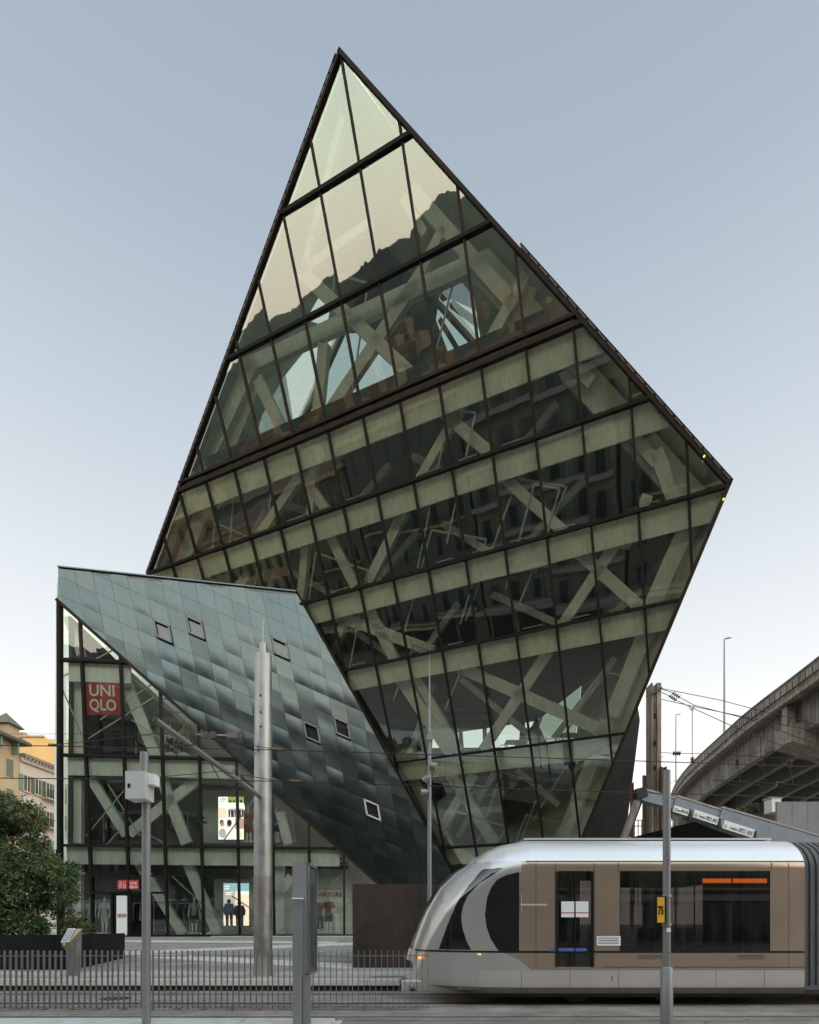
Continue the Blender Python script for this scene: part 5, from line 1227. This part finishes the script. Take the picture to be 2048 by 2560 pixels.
W([at(1653, 1748, Y), at(1729, 1765, Y), at(1900, 1800, 24), at(2100, 1840, 20)], 'slack railway wire third from the top')
W([at(1653, 1881, Y), at(1682, 1883, Y)], 'short wire tying the level insulator'); W([at(1702, 1883.5, Y), at(1800, 1885, Y), at(2100, 1905, 22)], 'level railway wire under the parapet')
W([at(1731, 1768, Y), at(1731, 1893, Y)], 'vertical drop wire in front of the sky'); W([at(1723, 1768, Y), at(1731, 1778, Y), at(1737, 1763, Y)], 'small triangular wire yoke')
W([at(1843, 1815, 24), at(1843, 1898, 24)], 'drop wire to the leftmost hanging insulator'); W([at(1902, 1840, 23), at(1903, 1899, 23)], 'drop wire to the middle hanging insulator'); W([at(1970, 1862, 22), at(1973, 1900, 22)], 'drop wire to the rightmost hanging insulator')
W([at(1844, 1914, 24), at(1851, 1955, 24)], 'lower tail of the leftmost drop wire'); W([at(1905, 1918, 23), at(1912, 1958, 23)], 'lower tail of the middle drop wire'); W([at(1975, 1920, 22), at(1982, 1961, 22)], 'lower tail of the rightmost drop wire')
W([at(1780, 1950, 23), at(1942, 1959, 22), at(2060, 1966, 21)], 'railway wire low under the viaduct'); W([at(1810, 1955, 23), at(1848, 1967, 23)], 'short slanting registration arm, left'); W([at(1870, 1957, 23), at(1912, 1968, 23)], 'short slanting registration arm, right')
W([at(1560, 2010, 30), at(1760, 1920, 30), at(2100, 1820, 26)], 'faint wire climbing to the right before the viaduct', .012)
# boom lift
bl = thing('boom_lift', 'grey telescopic boom lift arm with rental lettering reaching left behind the tram', 'boom lift', at(2000, 2300, 17))
Yb = 17; M_BG = mat('boom_grey', (.22, .235, .26), .5, .2, .08, 2)
secs = [((1602, 1990), (1690, 2014), 26, 26), ((1680, 2011), (1800, 2048), 33, 36), ((1790, 2045), (2090, 2140), 44, 62)]
for i, (a, b, w0, w1) in enumerate(secs):
    MB().bar(at(*a, Yb-.03*i), at(*b, Yb-.03*i), w0*Yb/F, .3+.08*i, (0, -1, 0), wd2=w1*Yb/F).build('boom_section', M_BG, bl)
    k = 11 if i == 0 else 14+i*7
    MB().bar(at(a[0]+6, a[1]-w0/2-1, Yb-.03*i), at(b[0], b[1]-w1/2-1, Yb-.03*i), .06, .34+.08*i, (0, -1, 0)).build('boom_rib', mat('pinkish_grey', (.34, .29, .27), .6), bl)
MB().bar(at(1600, 1985, Yb), at(1556, 2105, Yb), .16, .2, (0, -1, 0)).build('jib', M_CONC2, bl); MB().bar(at(1608, 1990, Yb+.1), at(1566, 2105, Yb+.1), .06, .1, (0, -1, 0)).build('jib_rod', M_DARKM, bl)
c = at(1600, 1984, Yb-.05); MB().box(c, (.16, 0, .04), (0, .16, 0), (-.03, 0, .15)).build('elbow', M_DARKM, bl)
for (u, v, dx, dy, sz) in ((1683, 2026, 37, 12, .17), (1733, 2040, 60, 20, .21), (1807, 2068, 75, 24, .23)):
    d = (at(u+dx, v+dy, Yb-.3)-at(u, v, Yb-.3)).normalized(); upv = V3((-d.z, 0, d.x)); og = at(u, v, Yb-.3)
    Lb_ = (at(u+dx, v+dy, Yb-.3)-og).length
    MB().prism([og-upv*.03, og+d*Lb_-upv*.03, og+d*Lb_+upv*(sz+.0), og+upv*(sz+.0)], (0, .02, 0)).build('label_plate', M_WHITE, bl)
    text('lettering', 'Location', sz*.62, og+d*.22*Lb_+upv*.02+V3((0, -.006, 0)), d, upv, M_DARKM, bl, ext=.002, width=.24*Lb_); text('lettering', '0825 805', sz*.8, og+d*.50*Lb_+upv*.02+V3((0, -.006, 0)), d, upv, M_DARKM, bl, ext=.002, width=.46*Lb_)
    MB().prism([og+d*.02-upv*0+V3((0, -.004, 0)), og+d*.12+V3((0, -.004, 0)), og+d*.12+upv*.1+V3((0, -.004, 0)), og+d*.02+upv*.1+V3((0, -.004, 0))], (0, .003, 0)).build('label_mark', mat('label_yellow', (.5, .4, .15), .5), bl)
    q = at(u+dx+4, v+dy-2, Yb-.25); MB().box(q, (.04, 0, 0), (0, .05, 0), (0, 0, .14)).build('bracket', M_DARKM, bl)
# tent, hoardings, far buildings on the right
tn_ = [at(1585, 2092, 19), at(1735, 2054, 19), at(1845, 2094, 19), at(1845, 2200, 19), at(1585, 2200, 19)]
tag(MB().prism(tn_, (0, 4, 0)).build('dark_tent_roof', mat('black_canvas', (.006, .006, .006), .95, 0, .2, spec=.05)), 'black pitched tent roof behind the tram, under the boom', 'tent')
hw_ = thing('grey_hoarding', 'light grey tall panel hoarding at the far right below the viaduct', 'hoarding', (16, 20, 0))
for i in range(4):
    u0 = 1943+i*39; MB().prism([at(u0, 2300, 20), at(u0+38, 2300, 20), at(u0+38, 2004, 20), at(u0-2+(0 if i else 2), 2004, 20)], (0, .1, 0)).build('panel', mat('hoarding_grey', (.20, .20, .205), .7, 0, .1, 1), hw_)
hd = thing('dark_hoarding', 'dark lower hoarding between viaduct pier and grey panels', 'hoarding', (17, 24, 0))
for i in range(5):
    u0 = 1800+i*30; MB().prism([at(u0, 2300, 24), at(u0+29, 2300, 24), at(u0+29, 2026-i*4, 24), at(u0, 2030-i*4, 24)], (0, .1, 0)).build('panel', mat('hoarding_dark', (.045, .043, .045), .7, 0, .2, 1), hd)
m = MB(); rg2 = random.Random(4); leaves(m, [(at(1850+k*9, 2024-k*1.2, 24), .16) for k in range(8)], 500, .16, rg2); tag(m.build('creeper', leafm), 'thin green creeper spilling over the dark hoarding', 'plant')
fb = thing('sandstone_block', 'sand coloured building seen beneath the viaduct at the right edge', 'building', at(2010, 2300, 75))
MB().prism([at(1880, 2300, 75), at(2150, 2300, 75), at(2150, 1972, 75), at(1990, 1972, 75), at(1880, 1985, 75)], (0, 10, 0)).build('wall', mat('sand_wall', (.50, .34, .22), .8, 0, .1, .5), fb)
sh = thing('white_vent_box', 'small white roof box above the dark hoarding', 'box', at(1940, 2010, 23)); a = at(1930, 2012, 23); MB().bx(a.x, a.x+.4, 23, 23.5, a.z-.3, a.z+.28).build('housing', M_WHITE, sh); MB().bx(a.x-.04, a.x+.44, 22.96, 23.54, a.z+.29, a.z+.34).build('lid', M_POLE2, sh)
# scaffold / railing seen between posts
gr_ = thing('site_railing', 'thin metal railing glimpsed between the steel posts', 'railing', at(1600, 2100, 40))
for u in range(1578, 1702, 9): MB().bx(at(u, 0, 40).x-.03, at(u, 0, 40).x+.03, 40, 40.06, 3, at(0, 2050, 40).z).build('rail_post', M_POLE, gr_)
for v in (2050, 2065): MB().bx(at(1574, 0, 40).x, at(1705, 0, 40).x, 40, 40.05, at(0, v, 40).z-.03, at(0, v, 40).z+.03).build('rail', M_POLE, gr_)

# ------------------------------------------------------------------ houses at the left
M_SHUT = mat('green_shutter', (.16, .22, .15), .6, 0, .1, 2); M_PINK = mat('pink_render', (.58, .49, .42), .85, 0, .06, .4, streak=.08); M_TAN = mat('tan_render', (.48, .36, .22), .85, 0, .08, .4, streak=.1)
M_STONE = mat('window_surround', (.50, .36, .25), .8, 0, .06)
XH = -45.0; dirh = V3((.09, 1, 0)).normalized(); nh = V3((dirh.y, -dirh.x, 0))
hp = at(50, 2300, 65); 
def hq(u, v, d=0):
    """point on the street facade seen at pixel (u,v)"""
    r = ray(u, v); p0 = V3((hp.x, hp.y, 0)); t = (nh.dot(p0-CAM))/nh.dot(r); return CAM+r*t+nh*d
def faceprism(us, parent, nm, mt_, d0, d1): MB().prism([hq(u, v, d0) for u, v in us], nh*(d1-d0)).build(nm, mt_, parent)
def hrect(s0, s1, z0, z1, parent, nm, mt_, d0, d1):
    b0 = V3((hp.x, hp.y, 0)); q = [b0+dirh*s0+V3((0, 0, z0)), b0+dirh*s1+V3((0, 0, z0)), b0+dirh*s1+V3((0, 0, z1)), b0+dirh*s0+V3((0, 0, z1))]
    return MB().prism([a+nh*d0 for a in q], nh*(d1-d0)).build(nm, mt_, parent)
def sof(u): return (hq(u, 2200)-V3((hp.x, hp.y, 0))).dot(dirh)
pk = thing('pink_house', 'pink rendered house with green shutters between the tan house and the shop', 'house', (hp.x, hp.y, 0))
S1 = sof(140)+4; ztop_ = hq(56, 1886).z
hrect(0, S1, 0, ztop_-.9, pk, 'wall', M_PINK, -8, 0)
hrect(-.1, S1, ztop_-.9, ztop_-.35, pk, 'cornice', M_PINK, -7.9, .35); hrect(-.1, S1, ztop_-.34, ztop_, pk, 'roof', mat('roof_tile_edge', (.25, .20, .17), .8), -8, .75)
k = 0; s_ = .2
while s_ < S1: hrect(s_, s_+.14, ztop_-.6, ztop_-.345, pk, 'cornice_bracket', M_STONE, .36, .7); s_ += .55
wz = [hq(67, 1960).z, hq(67, 2035).z]; dzf = wz[0]-wz[1]
cols = [sof(66), sof(94), sof(122), sof(122)*2-sof(94)]
for fl_ in range(5):
    zc = wz[0]-fl_*dzf
    for ci, cs in enumerate(cols):
        if zc < 2: continue
        fo = hrect(cs-.55, cs+.55, zc-.95, zc+1.05, pk, 'window', M_STONE, .02, .10)
        hrect(cs-.42, cs+.42, zc-.85, zc+.95, fo, 'pane', M_WINGL, .101, .12); hrect(cs-.03, cs+.03, zc-.85, zc+.95, fo, 'glazing_bar', M_WHITE, .121, .14)
        for s0 in (cs-1.2, cs+.60): hrect(s0, s0+.6, zc-.95, zc+1.0, pk, 'shutter', M_SHUT, .02, .12)
        hrect(cs-.7, cs+.7, zc-1.08, zc-.97, pk, 'sill', M_STONE, 0, .2)
    if fl_ in (0, 1):
        cs = cols[2]; bo = hrect(cs-1.3, cs+1.6, zc-1.25, zc-1.1, pk, 'balcony', M_STONE, 0, .9)
        for i in range(15): a_ = cs-1.28+i*.2; hrect(a_, a_+.03, zc-1.1, zc-.1, bo, 'baluster', M_RUST, .84, .88)
        hrect(cs-1.3, cs+1.6, zc-.1, zc-.04, bo, 'handrail', M_RUST, .82, .9)
th = thing('tan_house', 'ochre house with deep bracketed eaves at the left edge of the picture', 'house', (hp.x, hp.y-6, 0))
zt3 = hq(45, 1855).z
hrect(-14, -.12, 0, zt3-.4, th, 'wall', M_TAN, -8, .05)
hrect(-14, .3, zt3-.4, zt3-.1, th, 'eaves', mat('dark_eaves', (.10, .09, .06), .8), -8, 1.3)
rfm = mat('green_grey_roof', (.12, .125, .085), .8)
q = V3((hp.x, hp.y, 0)); MB().prism([q+dirh*.3+nh*1.3+V3((0, 0, zt3-.09)), q+dirh*.3-nh*8+V3((0, 0, zt3-.09)), q+dirh*.3-nh*3+V3((0, 0, zt3+2.3))], -dirh*14.3).build('roof', rfm, th)
for s_ in (-1.2, -3.6, -6): hrect(s_-.12, s_+.12, zt3-1.8, zt3-.41, th, 'bracket', M_SHUT, .051, .9)
for fl_ in range(4):
    zc = hq(30, 1922).z-fl_*3.5
    for cs in (-1.6, -5.0, -8.4):
        fo = hrect(cs-.65, cs+.65, zc-1.2, zc+1.1, th, 'window', M_STONE, .051, .12); hrect(cs-.5, cs+.5, zc-1.1, zc+1.0, fo, 'pane', mat('green_blind', (.12, .14, .09), .6), .121, .14)
# dormer / turret
q = q+dirh*-3+nh*-.5
for i, (s_, hh_) in enumerate(((-2.2, 2.6), (-7.5, 3.4))):
    c = V3((hp.x, hp.y, 0))+dirh*s_+nh*.2; fo = MB().bx(c.x-.9, c.x+.9, c.y-.9, c.y+.9, zt3-.05, zt3+1.2).build('dormer', M_TAN, th)
    MB().add([c+V3((-1.3, -1.3, zt3+1.2)), c+V3((1.3, -1.3, zt3+1.2)), c+V3((1.3, 1.3, zt3+1.2)), c+V3((-1.3, 1.3, zt3+1.2)), c+V3((0, 0, zt3+1.2+hh_*.6))], [(0, 1, 4), (1, 2, 4), (2, 3, 4), (3, 0, 4), (3, 2, 1, 0)]).build('dormer_roof', rfm, fo)
yb_ = thing('yellow_lit_house', 'plain gable wall above the pink house, warm light painted into its yellow colour', 'house', at(90, 2300, 82))
MB().prism([at(20, 2300, 82), at(180, 2300, 82), at(180, 1849, 82), at(117, 1847, 82), at(113, 1842, 82), at(36, 1843, 82), at(20, 1850, 82)], (0, 9, 0)).build('wall', mat('warm_lit_render', (.80, .50, .20), .85, 0, .06, .3, streak=.08), yb_)  # warm sunlight is put into the wall's yellow base colour
MB().bx(at(38, 0, 82).x, at(112, 0, 82).x, 81.8, 82, at(0, 1843, 82).z, at(0, 1841, 82).z+.1).build('coping', M_STONE, yb_)
for u in (50, 58): c = at(u, 1842, 83); MB().bx(c.x-.3, c.x+.3, 83, 83.6, c.z, c.z+.7).build('chimney', M_STONE, yb_)
# ------------------------------------------------------------------ street behind the camera, seen in the glass
WINM = None
def apartment(x0, x1, y, h, nf, wall, lab, shut=M_SHUT, balc=0, curve=False):
    global WINM
    t = thing('apartment_building', lab, 'building', ((x0+x1)/2, y, 0), 'apartment houses across the street')
    MB().bx(x0, x1, y-9, y, 0, h).build('wall', wall, t); MB().bx(x0-.3, x1+.3, y-9.3, y+.5, h, h+.45).build('cornice', M_STONE, t)
    MB().prism([V3((x0, y+.3, h+.46)), V3((x0, y-9, h+.46)), V3((x0, y-4.5, h+2.3))], (x1-x0, 0, 0)).build('roof', mat('terracotta', (.13, .085, .065), .9), t)
    fh = (h-4.2)/nf; n = max(2, int((x1-x0)/2.9)); sp_ = (x1-x0)/n
    for f in range(nf):
        z = 4.2+f*fh+.45
        for i in range(n):
            c = x0+sp_*(i+.5); hh_ = min(2.1, fh*.65)
            w_ = MB().bx(c-.5, c+.5, y+.001, y+.03, z, z+hh_).build('window', M_WINGL, t)
            m = MB(); m.bx(c-1.05, c-.52, y+.001, y+.06, z, z+hh_); m.build('shutter', shut, t); m = MB(); m.bx(c+.52, c+1.05, y+.001, y+.06, z, z+hh_); m.build('shutter', shut, t)
        if balc and f % balc == 0 or curve:
            ztop2 = z-.15
            if curve:
                P_ = []; K2 = 24
                for q in range(K2+1): xx = x0+(x1-x0)*q/K2; P_.append(V3((xx, y+.7+.7*abs(math.sin(math.pi*q/K2*2)), ztop2)))
                poly = [V3((x0, y+.05, ztop2))]+P_+[V3((x1, y+.05, ztop2))]
                b_ = MB().prism(poly, (0, 0, -.5)).build('balcony', mat('white_balcony', (.33, .33, .33), .8), t)
                m = MB()
                for q in P_: m.bx(q.x-.02, q.x+.02, q.y-.06, q.y-.02, ztop2, ztop2+.9)
                for qa_, qb_ in zip(P_, P_[1:]): m.bar(qa_+V3((0, -.05, .9)), qb_+V3((0, -.05, .9)), .05, .05, (0, 0, 1))
                m.build('railing', M_DARKM, b_)
            else:
                b_ = MB().bx(x0+1, x1-1, y+.01, y+1.0, ztop2-.2, ztop2).build('balcony', M_STONE, t); m = MB(); xx = x0+1
                while xx < x1-1: m.bx(xx, xx+.03, y+.93, y+.96, ztop2, ztop2+.9); xx += .25
                m.bx(x0+1, x1-1, y+.92, y+.97, ztop2+.9, ztop2+.95); m.build('railing', M_DARKM, b_)
    MB().bx(x0, x1, y+.02, y+.5, 3.5, 4.0).build('shop_fascia', M_POLE2, t)
    for i in range(int((x1-x0)/4)): MB().bx(x0+.4+i*4, x0+3.8+i*4, y+.02, y+.06, .2, 3.3).build('shop_window', M_WINGL, t)
a1 = mat('brown_render', (.175, .155, .13), .85, 0, .1, .5, streak=.15); a2 = mat('grey_render', (.165, .15, .14), .85, 0, .1, .5, streak=.15); a3 = mat('cream_render', (.25, .235, .20), .85, 0, .1, .5, streak=.1)
blue = mat('blue_grey_shutter', (.10, .15, .18), .6)
apartment(-92, -70, -24, 22, 5, M_TAN, 'ochre apartment house far along the street behind the viewer', balc=2)
apartment(-69.5, -50, -24, 24, 5, a1, 'brown apartment house with green shutters behind the viewer', balc=2)
apartment(-49.5, -31, -24, 26, 6, a2, 'grey brown apartment house with tall windows behind the viewer', blue, balc=3)
apartment(-30.5, -12, -24, 27, 6, a3, 'cream apartment house with curved white balconies behind the viewer', blue, curve=True)
apartment(-11.5, 10, -24, 24, 5, a1, 'brown apartment house directly behind the viewer', blue, balc=2)
apartment(10.5, 32, -24, 21, 5, a3, 'cream apartment house to the right behind the viewer', balc=2)
# wooded hill
RT = [(-100, 130), (-70, 150), (-60, 172), (-53.2, 193), (-48.6, 211), (-45, 220), (-43.5, 221), (-40.7, 230), (-38, 238), (-34.8, 243), (-30, 252), (-22, 258), (-5, 240), (20, 170), (100, 120)]
def rdg(x):
    for (a, b), (c, d) in zip(RT, RT[1:]):
        if x <= c: return b+(d-b)*(x-a)/(c-a)
    return RT[-1][1]
m = MB(); NA, NR = 900, 16
for i in range(NA+1):
    az = math.radians(-100+200*i/NA)     # 0 = straight behind the camera, negative = towards -x
    for k in range(NR+1):
        f = k/NR; d = 260+640*f
        deg = math.degrees(az)
        ridge = rdg(deg)+3.5*noise.noise(V3((deg*.8, 0, 3)))+1.5*noise.noise(V3((deg*2.9, 1, 3)))+1.6*noise.noise(V3((deg*7, 4, 3)))
        z = ridge*(f**1.3)+6*noise.noise(V3((deg*.4, f*5, 9)))*f+(2.2*noise.noise(V3((deg*3.1, f*9, 2))) if k > 8 else 0)
        m.v.append((math.sin(az)*d, -math.cos(az)*d, z-1))
for i in range(NA):
    for k in range(NR): a = i*(NR+1)+k; m.f.append((a, a+1, a+NR+2, a+NR+1)); m.mi.append(0)
m.build('wooded_hill', mat('hill_woodland', (.058, .070, .058), .9, 0, .5, .03, 1.0, .12, fine=0), kind='structure', smooth=True)
# houses scattered on the hill foot
rg = random.Random(8)
for i in range(26):
    az = math.radians(rg.uniform(-62, -22)); d = rg.uniform(120, 240); c = V3((math.sin(az)*d, -math.cos(az)*d, 0)); w2, h2 = rg.uniform(6, 11), rg.uniform(20, 30)
    t = thing('hillside_house', 'pale house stepping up the town behind the viewer', 'house', c, 'distant town houses behind the viewer')
    MB().bx(c.x-w2, c.x+w2, c.y-7, c.y+7, 0, h2).build('wall', (a1, a2, a3, M_TAN)[i % 4], t); MB().prism([c+V3((-w2-.5, 7.5, h2)), c+V3((-w2-.5, -7.5, h2)), c+V3((-w2-.5, 0, h2+2.5))], (2*w2+1, 0, 0)).build('roof', MAT['terracotta'], t)
    mw = MB()
    for f in range(int(h2/3.3)):
        for q in range(int(w2*2/3)): mw.bx(c.x-w2+1+q*3, c.x-w2+2.1+q*3, c.y+7.0, c.y+7.05, 1+f*3.2, 2.9+f*3.2)
    mw.build('window', M_WINGL, t, kind='stuff')

mw = MB(); rg = random.Random(12)
for i in range(240):
    az = math.radians(rg.uniform(-66, -12)); f = rg.uniform(.02, .62)**1.1; d = 260+640*f; z = rdg(math.degrees(az))*(f**1.3)
    c = V3((math.sin(az)*d, -math.cos(az)*d, z)); w2, h2 = rg.uniform(4, 9), rg.uniform(8, 15); mw.bx(c.x-w2, c.x+w2, c.y-5, c.y+5, z-6, z+h2-3, 0 if rg.random() < .6 else 1)
    for q in range(int(w2*2/3)):
        for fl in range(int(h2/3.4)): mw.bx(c.x-w2+1+q*3, c.x-w2+2.2+q*3, c.y+5.0, c.y+5.1, z-2+fl*3.2, z-.3+fl*3.2, 2)
mw.build('hillside_town', [mat('town_cream', (.34, .28, .20), .9, 0, .2, .01), mat('town_ochre', (.26, .18, .12), .9, 0, .2, .01), M_WINGL], kind='stuff')['label'] = 'pale town houses scattered over the wooded hill behind the viewer'
